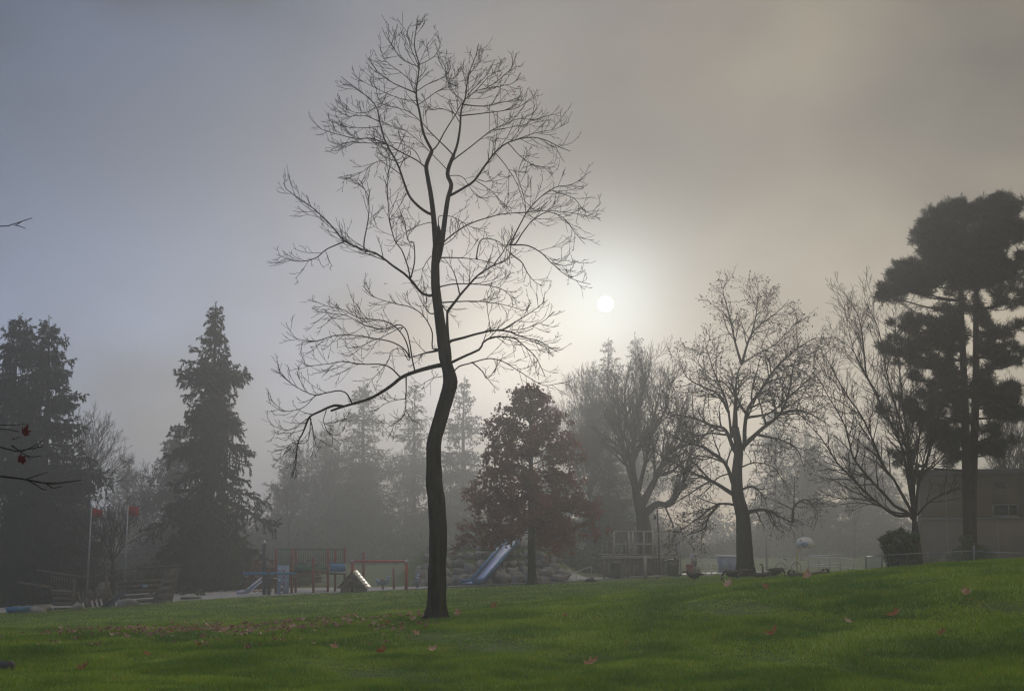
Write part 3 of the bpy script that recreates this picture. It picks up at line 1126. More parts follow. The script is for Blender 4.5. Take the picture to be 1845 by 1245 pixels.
def multi_stem():
    b = (1648, 938)
    L = [(3, [b, (1641, 928)] + r5((880, 490), (690, 350), (560, 220), (420, 80), (350, -20)) + c6((40, 1070), (-60, 960))),
         (3, [b] + r5((960, 455), (880, 420), (780, 310), (650, 170), (530, 0)) + c6((150, 1020), (60, 850), (10, 780))),
         (3, [b] + r5((1000, 440), (950, 350), (860, 190), (780, 90)) + c6((293, 1149), (230, 1000), (150, 880), (80, 760), (40, 700))),
         (3, [b] + c6((420, 1240), (390, 1100), (322, 960), (240, 800), (180, 690), (105, 640))),
         (2, c6((240, 800), (218, 600), (182, 500), (115, 425))),
         (3, [b] + c6((430, 1240), (410, 1100), (370, 950), (330, 800), (290, 600), (240, 500))),
         (3, [b] + c6((438, 1240), (430, 1150), (402, 950), (382, 700), (362, 520))),
         (2, [b] + c6((450, 1240), (465, 1120), (472, 1000), (450, 880), (430, 700))),
         (3, [b] + c6((470, 1240), (492, 1200), (532, 1050), (580, 900), (640, 830))),
         (2, [b] + c6((475, 1240), (510, 1100), (560, 950), (600, 800), (590, 700))),
         (2, [(1655, 925)] + r5((1130, 410), (1230, 340), (1400, 280), (1500, 300))),
         (2, [(1638, 925)] + r5((880, 470), (760, 420), (600, 390), (420, 400))),
         (1, c6((300, 900), (200, 740), (150, 560), (140, 470))),
         (1, c6((190, 960), (90, 900), (-20, 900), (-100, 930)))]
    bare_tree('bare multi stemmed tree fanning up in front of the brown building', (1652, 1022), 50.0, L, 33, 0.24,
              trunk=[(1651, 985), (1648, 938)], levels=((4.4, 0.20, 38), (5.2, 0.32, 40), (4.4, 0.34, 40)), lens=(0.65, 0.28, 0.18),
              r_limb=(0.066, 0.010), up=0.16, up_late=0.14, twig_r=0.0068, depth=2.2, wiggle=0.12)


def old_tree():
    L = [(3, c4((850, 740), (830, 600), (836, 450), (850, 300), (900, 160), (930, 40))),
         (3, c4((895, 850), (960, 795), (1030, 795), (1092, 690), (1130, 560), (1160, 430))),
         (3, c4((880, 800), (920, 720), (960, 640), (1012, 520), (1060, 410), (1090, 260))),
         (2, c4((862, 720), (900, 560), (932, 400), (962, 240), (980, 120))),
         (2, c4((850, 740), (790, 560), (752, 430), (735, 280))),
         (2, c4((832, 600), (780, 480), (762, 350), (745, 130))),
         (2, c4((836, 450), (800, 340), (790, 200), (810, 80))),
         (2, c4((1012, 520), (1080, 480), (1130, 400), (1160, 320))),
         (2, c4((960, 640), (1040, 620), (1110, 560), (1180, 540))),
         (1, c4((940, 380), (1000, 300), (1030, 160), (1060, 110))),
         (1, c4((850, 320), (880, 240), (870, 120), (850, 40)))]
    bare_tree('large old bare tree with spreading limbs rising behind the wooden deck', (1172, 1030), 104.0, L, 41, 0.80,
              trunk=c4((895, 960), (885, 880), (866, 800), (850, 740)),
              levels=((4.0, 0.24, 34), (3.8, 0.34, 34), (3.2, 0.38, 34)), lens=(1.0, 0.45, 0.3), r_limb=(0.34, 0.024), up=0.2, up_late=0.1,
              twig_r=0.015, depth=3.5, leader=True)


def misc_bare():
    mk = dict(levels=((4.2, 0.26, 32), (3.6, 0.36, 32), (2.8, 0.4, 32)), lens=(0.9, 0.45, 0.25), r_limb=(0.11, 0.018), up=0.2, up_late=0.1,
              twig_r=0.014, depth=3.0)
    bare_tree('fine twigged bare tree between the red leaved tree and the old tree', (1062, 1005), 138.0,
              fan((1062, 900), [(1010, 740), (1030, 700), (1050, 690), (1070, 688), (1095, 700), (1108, 740), (1000, 800), (1112, 800)]), 51, 0.4,
              trunk=[(1062, 960), (1062, 900)], **mk)
    bare_tree('pale bare tree showing beside the far left spruces', (158, 960), 115.0,
              fan((160, 890), [(150, 770), (172, 758), (190, 770), (212, 800), (225, 830), (140, 800), (235, 860)]), 52, 0.25,
              trunk=[(159, 920), (160, 890)], **mk)
    bare_tree('dark bare tree with tangled twigs behind the ship masts', (205, 1030), 84.0,
              fan((203, 1010), [(165, 950), (185, 930), (215, 925), (240, 940), (255, 965), (150, 985)]), 53, 0.2,
              trunk=[(204, 1020), (203, 1010)], **mk)
    for k, (bx, by, Y, tips, lab) in enumerate((
            (270, 1020, 140.0, [(225, 880), (245, 860), (270, 850), (295, 858), (310, 880), (205, 910)], 'bare thicket tree filling the gap left of the tall single spruce'),
            (590, 1000, 185.0, [(545, 820), (570, 790), (600, 775), (625, 790), (640, 820), (520, 860)], 'misty bare tree left of the round dark evergreen'),
            (520, 1010, 170.0, [(490, 880), (510, 850), (535, 840), (555, 870), (480, 910)], 'low misty bare tree just right of the tall single spruce'),
            (735, 1005, 200.0, [(700, 850), (722, 820), (745, 815), (765, 840), (685, 880)], 'misty bare tree just left of the central trunk'),
            (1445, 1010, 165.0, [(1400, 850), (1425, 800), (1450, 790), (1475, 810), (1495, 850), (1390, 890)], 'misty bare tree behind the basketball hoop'),
            (1815, 1000, 80.0, [(1785, 770), (1800, 740), (1825, 730), (1850, 760), (1870, 800)], 'thin bare tree showing above the building roof right of the pines'),
            (1540, 1010, 175.0, [(1495, 840), (1520, 800), (1550, 790), (1580, 810), (1600, 840)], 'misty bare tree behind the wire fence gate'))):
        bare_tree(lab, (bx, by), Y, fan((bx, by - 60), tips), 60 + k, 0.24, trunk=[(bx, by - 30), (bx, by - 60)], **mk)


def red_tree():
    g = np.random.default_rng(71)
    Y = 78.0
    x0 = px(959, 1058, Y)[0]
    base = np.array((x0, Y, float(ground(x0, Y)) - 0.1))
    t = thing('autumn_tree', 'broad tree still holding rust red leaves beside the blue slide', 'tree', base)
    T = np.array([px(a, b, Y) for a, b in resample(np.array([(959, 1062), (958, 1000), (957, 900), (956, 800), (955, 700)], float), 20)]) - base
    q = np.linspace(0, 1, 20)
    r = 0.23 * (1 - q) ** 0.8 * (1 + 0.5 * np.maximum(0, 1 - q * 10) ** 2) + 0.015
    MB().tube(T, r, 10).build('trunk', 'bark', t, True)
    n = 95
    zf = 0.26 + 0.74 * np.sort(g.random(n))
    h = T[-1, 2]
    width = np.interp(zf, [0.15, 0.28, 0.5, 0.65, 0.8, 0.92, 1.0], [3.6, 3.9, 3.3, 2.8, 1.9, 1.1, 0.3])
    az = np.arange(n) * 2.39996 + g.random(n)
    s = np.linspace(0, 1, 10)
    L = width * (0.7 + 0.45 * g.random(n))
    P = np.zeros((n, 10, 3))
    P[:, :, 0] = np.interp(zf, q, T[:, 0])[:, None] + np.cos(az)[:, None] * L[:, None] * s
    P[:, :, 1] = np.sin(az)[:, None] * L[:, None] * s
    slope = np.interp(zf, [0.2, 0.5, 1.0], [-0.12, 0.45, 1.3])
    P[:, :, 2] = (zf * h * 0.985)[:, None] + L[:, None] * (slope[:, None] * s * 0.6 - 0.18 * s ** 2.5)
    P[:, 1:] += np.cumsum(g.normal(size=(n, 9, 3)) * 0.04, 1)
    br = np.linspace(0.035, 0.01, 10)[None].repeat(n, 0)
    cr = MB()
    cr.tubes(P, br, 4)
    A, Ar = grow(P, br, (L * 4).astype(int) + 2, 0.3 + 0.22 * L, 48, g, 5, t0=0.25, up=0.05, wiggle=0.15, ratio=0.5, rmin=0.006)
    cr.tubes(A, Ar, 3)
    cr.build('branches', 'bark', t)
    setting(t.children[-1], 'stuff')
    c, d = along(A, 27, g, 0.2)
    keep = g.random(len(c)) < np.interp(c[:, 2] / h, [0.2, 0.7, 1.0], [1.0, 0.85, 0.6])
    c = c[keep] + g.normal(size=(keep.sum(), 3)) * 0.10
    lf = MB()
    leaf_quads(lf, c, np.full(len(c), 0.18), g, 0.75)
    lf.build('crown', 'leaf_red', t)


def pine(label, trunk, blobs, seed, Y, base_px):
    g = np.random.default_rng(seed)
    x0 = px(base_px[0], base_px[1], Y)[0]
    base = np.array((x0, Y, float(ground(x0, Y)) - 0.15))
    t = thing('pine_tree', label, 'tree', base)
    T = np.array([px(a, b, Y) for a, b in resample(np.array(trunk, float), 30)])
    T[:, 2] += np.linspace(1, 0, 30) ** 3 * (base[2] - T[0, 2])
    T = T - base
    q = np.linspace(0, 1, 30)
    MB().tube(T, 0.22 * (1 - 0.72 * q) * (1 + 0.4 * np.maximum(0, 1 - q * 10) ** 2), 12).build('trunk', 'bark_pine', t, True)
    limbs, limr, cen, dirs = [], [], [], []
    for (bx, by, rx, ry) in blobs:
        sx, sy = rx / 2.3946 * Y / F, ry / 2.3946 * Y / F
        dep = g.normal() * 1.5
        c = px(1460 + bx / 2.3946, 340 + by / 2.3946, Y + dep) - base
        side = c[0] - np.interp(c[2], T[:, 2], T[:, 0])
        zb = max(1.2, c[2] - (0.45 + 0.12 * abs(side)) - 0.3 * abs(dep) * 0.3)
        k = min(len(T) - 1, int(np.searchsorted(T[:, 2], zb)))
        a = T[k]
        mid = (a + c) / 2 + np.array((0, 0, -0.18))
        limbs.append(resample(np.array([a, mid, c + np.array((0, 0, -sy * 0.4))]), 12))
        limr.append(np.linspace(0.05, 0.016, 12))
        loose = by > 470
        nl = len(limbs) - 1
        ns = int((13 if loose else 17) * sx * (sy + 0.55)) + 4
        for _ in range(ns):
            v = unit(g.normal(size=3)) * ((0.2 + 1.25 * g.random()) if loose else (0.3 + 1.0 * g.random()))
            if loose:                                        # sprays strung out along the bough
                cs = limbs[nl][int(g.integers(5, 12))] + g.normal(size=3) * np.array((0.30 * sx + 0.12, 0.4, 0.13 + 0.2 * sy))
            else:
                cs = c + v * np.array((sx, max(0.5, (sx + sy) * 0.5), sy))
            rs = 0.10 + 0.14 * g.random()
            m = int(60 * rs) + 5
            w = unit(g.normal(size=(m, 3)))
            cen.append(cs + w * rs * np.array((1.15, 1.15, 0.75)) * (0.4 + 0.6 * g.random((m, 1))))
            dirs.append(unit(w * np.array((1, 1, 0.7)) + np.array((0, 0, 0.8))))
            root = limbs[nl][6] if loose else c + np.array((0, 0, -sy * 0.3))
            limbs.append(resample(np.array([root, (root + cs) / 2 + np.array((0, 0, -0.08)), cs]), 12))
            limr.append(np.linspace(0.022, 0.01, 12))
    limbs, limr = np.array(limbs), np.array(limr)
    br = MB()
    br.tubes(limbs, limr, 5)
    A, Ar = grow(limbs, limr, 1, 0.5, 45, g, 5, t0=0.35, up=0.1, wiggle=0.15, ratio=0.5, rmin=0.008)
    br.tubes(A, Ar, 4)
    setting(br.build('branches', 'bark_pine', t), 'stuff')
    extra = A[:, -1]
    C = np.concatenate(cen + [extra])
    D = np.concatenate(dirs + [unit(A[:, -1] - A[:, -2])])
    per = 22
    cc = np.repeat(C, per, 0)
    dd = np.repeat(D, per, 0)
    off = g.random(len(cc))[:, None]
    nd = unit(dd * 0.55 + g.normal(size=cc.shape) * 0.75)
    mb = MB()
    blades(mb, cc + dd * (off - 0.5) * 0.22, nd, np.full(len(cc), 0.20), np.full(len(cc), 0.021), g)
    mb.build('crown', 'needles_pine', t)


PINE_L = [(440, 800, 60, 16), (560, 800, 50, 14), (620, 900, 40, 14), (430, 960, 50, 12), (520, 1060, 46, 12), (400, 570, 40, 16), (620, 560, 50, 20), (560, 320, 130, 60), (560, 240, 90, 60), (480, 380, 70, 50), (640, 350, 80, 50), (640, 100, 75, 45), (570, 122, 50, 40), (520, 152, 48, 40), (472, 208, 42, 42), (600, 195, 110, 75), (500, 262, 60, 26), (630, 275, 120, 55),
          (420, 350, 52, 38), (368, 392, 44, 46), (328, 442, 34, 36), (430, 425, 85, 55), (540, 395, 105, 65), (400, 488, 46, 18), (470, 556, 75, 34),
          (560, 578, 80, 42), (445, 640, 80, 30), (350, 650, 44, 20), (262, 668, 32, 17), (600, 650, 52, 32), (500, 728, 62, 22), (585, 735, 60, 34),
          (480, 880, 60, 18), (380, 900, 50, 18), (330, 930, 34, 14), (560, 858, 52, 22), (500, 1000, 52, 10), (582, 1010, 60, 14), (560, 1110, 52, 22),
          (350, 1150, 34, 18), (300, 690, 26, 12), (420, 730, 40, 14), (640, 400, 70, 50), (620, 500, 60, 25)]
PINE_R = [(780, 540, 50, 22), (800, 670, 56, 20), (770, 920, 50, 14), (820, 940, 50, 14), (760, 690, 30, 16), (720, 290, 90, 60), (800, 340, 70, 50), (780, 200, 80, 60), (700, 120, 60, 50), (760, 72, 55, 38), (812, 62, 38, 28), (740, 165, 110, 85), (830, 160, 60, 75), (790, 268, 85, 65), (690, 385, 85, 62), (820, 380, 68, 72),
          (810, 480, 55, 30), (822, 600, 52, 26), (800, 745, 56, 22), (705, 850, 30, 18), (780, 832, 66, 20), (835, 862, 45, 18), (635, 980, 48, 12),
          (642, 1080, 30, 12), (842, 1000, 36, 12), (792, 1102, 26, 8), (852, 1080, 26, 12), (900, 200, 70, 80), (930, 320, 80, 60), (910, 450, 70, 50),
          (950, 560, 60, 30), (920, 700, 60, 24), (905, 830, 60, 22), (950, 930, 50, 16), (690, 300, 60, 50), (880, 90, 50, 40)]


def build_trees():
    plane_tree()
    multi_stem()
    old_tree()
    misc_bare()
    red_tree()
    pine('dark pine with dense needle clumps and the straighter left trunk of two', [(1747, 1006), (1743, 900), (1738, 720), (1728, 480), (1718, 395)], PINE_L, 81, 55.0, (1747, 1006))
    pine('dark pine at the right edge whose top reaches highest', [(1751, 1006), (1750, 900), (1758, 700), (1759, 520), (1768, 385)], PINE_R, 82, 55.6, (1755, 1006))
    conifer('tall spruce with ragged drooping boughs standing alone left of centre', (388, 543), 88, 4.4, 91, n=185, droop=0.62, rough=0.46, fine=1.3, power=0.85)
    conifer('dark spruce at the left edge with the taller tip', (42, 568), 86, 3.5, 92, n=160, droop=0.5, rough=0.3, fine=1.2, power=0.62)
    conifer('dark spruce with upswept boughs right beside the left edge spruce', (89, 572), 83, 3.6, 93, n=175, droop=0.42, rough=0.42, fine=1.25, power=0.58)
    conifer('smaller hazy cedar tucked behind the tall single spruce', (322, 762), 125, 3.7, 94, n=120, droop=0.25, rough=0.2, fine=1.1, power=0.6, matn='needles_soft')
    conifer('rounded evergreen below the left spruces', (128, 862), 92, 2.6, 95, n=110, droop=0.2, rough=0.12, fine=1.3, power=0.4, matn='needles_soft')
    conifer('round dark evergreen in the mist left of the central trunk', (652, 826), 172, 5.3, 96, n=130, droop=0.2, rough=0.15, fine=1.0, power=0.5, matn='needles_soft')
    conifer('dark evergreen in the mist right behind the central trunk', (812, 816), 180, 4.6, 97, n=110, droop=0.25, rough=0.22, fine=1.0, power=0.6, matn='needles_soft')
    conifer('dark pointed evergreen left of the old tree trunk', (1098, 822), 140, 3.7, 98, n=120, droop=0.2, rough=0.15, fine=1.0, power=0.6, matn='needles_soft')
    far = [((655, 688), 188, 7.1, 'tall fading conifer in the mist left of the central trunk'),
           ((748, 690), 200, 5.8, 'tall fading conifer directly left of the leaning trunk bend'),
           ((838, 680), 192, 6.2, 'tall fading conifer just right of the central trunk'),
           ((985, 700), 240, 5.4, 'faint small conifer behind the top of the red leaved tree'),
           ((1097, 606), 232, 7.8, 'ghostly tall conifer directly below the sun'),
           ((1142, 600), 244, 7.6, 'ghostly tall conifer just right below the sun'),
           ((1068, 655), 220, 6.4, 'ghostly conifer left below the sun'),
           ((1395, 735), 204, 6.8, 'pale conifer faintly seen behind the seed pod tree'),
           ((1470, 800), 204, 7.4, 'pale low conifer behind the basketball hoop'),
           ((1575, 792), 216, 8.1, 'pale low conifer behind the multi stemmed tree'),
           ((232, 822), 204, 6.0, 'faint conifer far behind the gap between the spruces'),
           ((530, 800), 208, 7.0, 'faint conifer far behind, right of the tall single spruce'),
           ((590, 770), 216, 6.2, 'faint conifer far behind the lowest bare limb')]
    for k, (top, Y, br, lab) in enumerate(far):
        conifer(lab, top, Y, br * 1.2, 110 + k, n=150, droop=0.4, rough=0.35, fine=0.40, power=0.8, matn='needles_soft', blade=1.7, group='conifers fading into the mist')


build_trees()


# ------------------------------------------------------------------ paths and play surface
def xcol(col, Y):
    return px(col, 1045, Y)[0]


def build_surfaces():
    o = drape([(xcol(c, Y), Y) for c, Y in ((-40, 71.5), (150, 71.0), (320, 71.5), (480, 72.5), (620, 73.5), (760, 75.5), (800, 78), (770, 83), (560, 87), (300, 90), (60, 90), (-60, 82))], 0.03, 0.5)
    setting(o.build('play_surface', 'sand', None, True))
    o = drape([(xcol(c, Y), Y) for c, Y in ((800, 78.5), (900, 80), (1000, 81.5), (1090, 90), (1180, 97), (1345, 100), (1420, 106), (1420, 112), (1250, 110), (1150, 103), (1060, 95), (985, 84.5), (900, 83), (790, 82))], 0.035, 0.5)
    setting(o.build('path', 'asphalt', None, True))


build_surfaces()


class Spot:
    """Local frame of a thing standing at a photo column and distance; pt() turns photo points into local points."""

    def __init__(self, col, Y, lift=0.0):
        self.Y = Y
        self.o = gpt(col, Y, lift)
        self.m = Y / F                    # metres per photo pixel here

    def pt(self, x, y, d=0.0):
        return px(x, y, self.Y + d) - self.o

    def foot(self, x, d=0.0):
        """Ground point under photo column x at depth offset d, a little buried."""
        p = px(x, 1045, self.Y + d)
        return np.array((p[0], p[1], float(ground(p[0], p[1])) - 0.06)) - self.o


def one(o, parent, kind, material, smooth_shade=False):
    return o.build(kind, material, parent, smooth_shade)


# ------------------------------------------------------------------ playground
def play_ship():
    s = Spot(200, 73.0)
    t = thing('play_ship', 'weathered wooden pirate ship play structure with two flag masts', 'play structure', s.o)
    D0, D1 = -1.1, 1.3

    def wall(line_top, line_bot, n, d, horizontal=False, gap=0.012):
        """Planks filling a quadrilateral between two photo lines."""
        for k in range(n):
            a, b = k / n + gap, (k + 1) / n - gap
            if horizontal:
                tl, tr, bl, br_ = (np.array(line_top[0]), np.array(line_top[1]), np.array(line_bot[0]), np.array(line_bot[1]))
                q = [tl + (bl - tl) * a, tr + (br_ - tr) * a, tr + (br_ - tr) * b, tl + (bl - tl) * b]
            else:
                tl, tr, bl, br_ = (np.array(line_top[0]), np.array(line_top[1]), np.array(line_bot[0]), np.array(line_bot[1]))
                q = [tl + (tr - tl) * a, tl + (tr - tl) * b, bl + (br_ - bl) * b, bl + (br_ - bl) * a]
            w = rng.random() * 0.03
            P = [s.pt(x, y, d + w) for x, y in q] + [s.pt(x, y, d + w) + np.array((0, 0.045, 0)) for x, y in q]
            MB().add(P, [np.array([[0, 1, 2, 3], [7, 6, 5, 4], [0, 4, 5, 1], [1, 5, 6, 2], [2, 6, 7, 3], [3, 7, 4, 0]])]).build('plank', 'wood', t)
    # stern house: uprights above, broad boards below, both near and far side
    for d in (D0, D1):
        wall(((89, 1036), (133, 1040)), ((92, 1062), (132, 1064)), 9, d, gap=0.035)
        wall(((92, 1064), (134, 1066)), ((98, 1112), (128, 1110)), 5, d, True, 0.03)
        wall(((196, 1034), (300, 1022)), ((206, 1046), (297, 1040)), 22, d, gap=0.012)
        wall(((206, 1046), (302, 1040)), ((222, 1098), (282, 1094)), 6, d, True, 0.02)
        wall(((298, 1024), (324, 1020)), ((268, 1098), (308, 1094)), 1, d - 0.03, True)
        wall(((302, 1030), (322, 1028)), ((276, 1092), (306, 1090)), 5, d - 0.09, True, 0.03)
        wall(((136, 1066), (200, 1058)), ((146, 1108), (212, 1100)), 8, d + 0.1, gap=0.03)
    for a, b in (((66, 1027), (163, 1042)), ((162, 1040), (200, 1028)), ((198, 1028), (300, 1019)), ((298, 1020), (327, 1018))):
        for d in (D0 - 0.05, D1 + 0.05):
            MB().beam(s.pt(*a, d), s.pt(*b, d), 0.10, 0.09).build('rail', 'wood', t)
    MB().beam(s.pt(31, 1049, 0), s.pt(92, 1058, 0), 0.09, 0.12).build('boarding_plank', 'wood', t)
    for x, yt in ((134, 1040), (162, 1062), (192, 1030), (222, 1064), (302, 1024)):
        for d in (D0 + 0.02, D1 + 0.02):
            f = s.foot(x, d)
            MB().box((f[0], f[1], (f[2] + s.pt(x, yt, d)[2]) / 2), (0.13, 0.13, s.pt(x, yt, d)[2] - f[2])).build('post', 'wood', t)
    dk = MB()
    dk.add([s.pt(92, 1064, D0), s.pt(134, 1066, D0), s.pt(134, 1063, D1), s.pt(92, 1061, D1)] + [s.pt(92, 1066, D0), s.pt(134, 1068, D0), s.pt(134, 1065, D1), s.pt(92, 1063, D1)],
           [np.array([[0, 1, 2, 3], [7, 6, 5, 4], [0, 4, 5, 1], [1, 5, 6, 2], [2, 6, 7, 3], [3, 7, 4, 0]])])
    dk.build('deck', 'wood', t)
    for k, (x0, y0, x1, fx) in enumerate(((165, 915, 157, (167, 184, 916, 930)), (231, 909, 224, (232, 250, 911, 928)))):
        top, bot = s.pt(x0, y0, 0.1), s.foot(x1, 0.1)
        m = MB().tube([bot, (bot + top) / 2, top], [0.06, 0.05, 0.032], 8).build('mast', 'grey_metal', t, True)
        fl, n = [], 7
        for i in range(n):
            q = i / (n - 1)
            x = fx[0] + (fx[1] - fx[0]) * q
            for y in (fx[2] + 2 * q, fx[3] + 1.5 * q):
                fl.append(s.pt(x, y, 0.1 + 0.09 * math.sin(q * 5 + k)))
        for i in range(2 * n):
            fl.append(fl[i] + np.array((0, 0.012, 0)))
        f = [[2 * i, 2 * i + 2, 2 * i + 3, 2 * i + 1] for i in range(n - 1)]
        f += [[2 * n + 2 * i + 1, 2 * n + 2 * i + 3, 2 * n + 2 * i + 2, 2 * n + 2 * i] for i in range(n - 1)]
        f += [[2 * i, 2 * n + 2 * i, 2 * n + 2 * i + 2, 2 * i + 2] for i in range(n - 1)] + [[2 * i + 1, 2 * i + 3, 2 * n + 2 * i + 3, 2 * n + 2 * i + 1] for i in range(n - 1)]
        MB().add(fl, [np.array(f)]).build('flag', 'red_cloth', m, True)
    # low slide out of the ship's side
    sl = MB()
    a, b = s.pt(224, 1066, D0 - 0.1), s.foot(188, D0 - 1.0)
    sl.beam(a, b, 0.5, 0.05)
    for d in (-0.25, 0.25):
        sl.beam(a + np.array((0, d, 0.07)), b + np.array((0, d, 0.1)), 0.05, 0.14)
    sl.build('slide', 'navy_paint', t)
    MB().box(s.pt(261, 1056, D0 - 0.12), (0.24, 0.03, 0.14)).build('notice_plate', 'pale_blue', t)


def play_tower():
    s = Spot(555, 76.0)
    t = thing('play_tower', 'climbing tower with rust red posts and green railing panels', 'play structure', s.o)
    D = {0: -0.7, 1: 0.9}

    def post(x, ytop, d, w=0.13, m='rust_paint'):
        f = s.foot(x, d)
        tp = s.pt(x, ytop, d)
        MB().tube([f, (f + tp) / 2, tp, tp + np.array((0, 0, 0.03))], [w / 2, w / 2, w / 2, w * 0.25], 10).build('post', m, t, True)
    for x, y, d in ((497, 990, 0.9), (526, 988, -0.7), (565, 1006, -0.8), (591, 988, -0.7), (621, 986, 0.9), (533, 990, 0.9), (655, 995, 0.4), (604, 990, 0.9)):
        post(x, y, d)

    def panel(x0, x1, y0, y1, d, m, name='panel', th=0.05):
        a, b = s.pt(x0, y0, d), s.pt(x1, y1, d)
        MB().box(((a[0] + b[0]) / 2, a[1], (a[2] + b[2]) / 2), (b[0] - a[0], th, a[2] - b[2]), 0, 1.0, 0.01).build(name, m, t)

    def bars(x0, x1, y0, y1, d, n, m):
        for y in (y0, y1):
            MB().beam(s.pt(x0, y, d), s.pt(x1, y, d), 0.05).build('rail', m, t)
        for k in range(n):
            x = x0 + (x1 - x0) * (k + 0.5) / n
            MB().beam(s.pt(x, y0, d), s.pt(x, y1, d), 0.03).build('bar', m, t)
    bars(500, 524, 989, 1018, -0.7, 7, 'green_paint')
    bars(529, 589, 989, 1017, 0.9, 15, 'green_paint')
    bars(593, 619, 989, 1014, 0.9, 7, 'green_paint')
    panel(530, 590, 1019, 1027, -0.7, 'green_paint')
    panel(500, 520, 1018, 1076, -0.85, 'pale_blue', 'climbing_wall', 0.08)
    for k in range(9):
        p = s.pt(503 + 14 * rng.random(), 1022 + 50 * k / 9 + 3 * rng.random(), -0.90)
        MB().lathe(p, [(0.015, -0.05), (0.06, -0.02), (0.06, 0.02), (0.015, 0.05)], 7).build('climbing_hold', 'red_paint' if k % 2 else 'white_paint', t)
    panel(594, 622, 1015, 1030, -0.65, 'blue_paint')
    panel(526, 590, 1027, 1030, 0.1, 'dark_metal', 'platform', 1.6)
    panel(590, 622, 1031, 1034, 0.1, 'dark_metal', 'platform', 1.6)
    MB().beam(s.pt(530, 1033, -0.72), s.pt(588, 1033, -0.72), 0.06).build('rail', 'rust_paint', t)
    for k in range(5):
        y = 1040 + 8 * k
        MB().beam(s.pt(567 + k * 0.3, y, -0.8), s.pt(590, y, -0.7), 0.035).build('rung', 'rust_paint', t)
    # slide to the left
    a, b = s.pt(474, 1044, 0.1), s.foot(444, -0.4) + np.array((0, 0, 0.2))
    c = s.foot(428, -0.5) + np.array((0, 0, 0.18))
    sl = MB()
    for p, q in ((a, b), (b, c)):
        sl.beam(p, q, 0.5, 0.04)
        for d in (-0.25, 0.25):
            sl.beam(p + np.array((0, d, 0.08)), q + np.array((0, d, 0.08)), 0.04, 0.17)
    sl.build('slide', 'steel_slide', t)
    panel(474, 498, 1041, 1044, 0.1, 'dark_metal', 'platform', 1.0)
    # scramble net posts behind
    for k in range(7):
        y = 1012 + k * 9
        MB().beam(s.pt(455 - k * 3.4, y, 1.2), s.pt(492, y - 2, 1.2), 0.03).build('net_rope', 'rust_paint', t)
    for k in range(6):
        MB().beam(s.pt(458 + 7 * k, 1012, 1.2), s.pt(438 + 10 * k, 1068, 1.2), 0.03).build('net_rope', 'rust_paint', t)


def play_posts():
    s = Spot(477, 75.0)
    t = thing('capped_post', 'tall dark post with a pointed cap left of the climbing tower', 'post', s.o)
    f, tp = s.foot(477), s.pt(476, 979)
    MB().tube([f, (f + tp) / 2, tp], [0.11, 0.10, 0.09], 10).build('shaft', 'navy_paint', t, True)
    MB().lathe(tp, [(0.13, -0.03), (0.14, 0.03), (0.05, 0.11), (0.01, 0.17)], 10).build('cap', 'grey_metal', t)
    s = Spot(484, 74.0)
    t = thing('overhead_bar', 'blue T shaped overhead hanging bar in front of the climbing tower', 'play structure', s.o)
    f, tp = s.foot(485), s.pt(484, 1029)
    MB().tube([f, (f + tp) / 2, tp], [0.09, 0.085, 0.085], 10).build('post', 'navy_paint', t, True)
    MB().beam(s.pt(438, 1033), s.pt(534, 1033), 0.10, 0.13).build('crossbar', 'blue_paint', t)
    for x in (442, 462, 505, 528):
        MB().tube([s.pt(x, 1035), s.pt(x - 2, 1038, -0.05), s.pt(x + 3, 1040, -0.05), s.pt(x + 5, 1036)], 0.018, 6).build('hand_ring', 'grey_metal', t)


def red_frame():
    s = Spot(684, 75.0)
    t = thing('climbing_bar', 'red steel bar frame standing right of the playhouse', 'bar frame', s.o)
    for x in (635, 732):
        f, tp = s.foot(x), s.pt(x, 1012)
        MB().tube([f, (f + tp) / 2, tp], [0.085, 0.08, 0.08], 12).build('post', 'red_paint', t, True)
        MB().lathe(s.pt(x, 1012), [(0.10, -0.05), (0.11, 0.0), (0.10, 0.06), (0.03, 0.09)], 12).build('end_cap', 'grey_metal', t, True)
    MB().tube([s.pt(634, 1011), s.pt(684, 1011), s.pt(733, 1011)], 0.062, 10).build('crossbar', 'red_paint', t, True)
    f, tp = s.foot(710, 2.0), s.pt(709, 1024, 2.0)
    MB().tube([f, tp], 0.06, 8).build('rear_post', 'rust_paint', t, True)


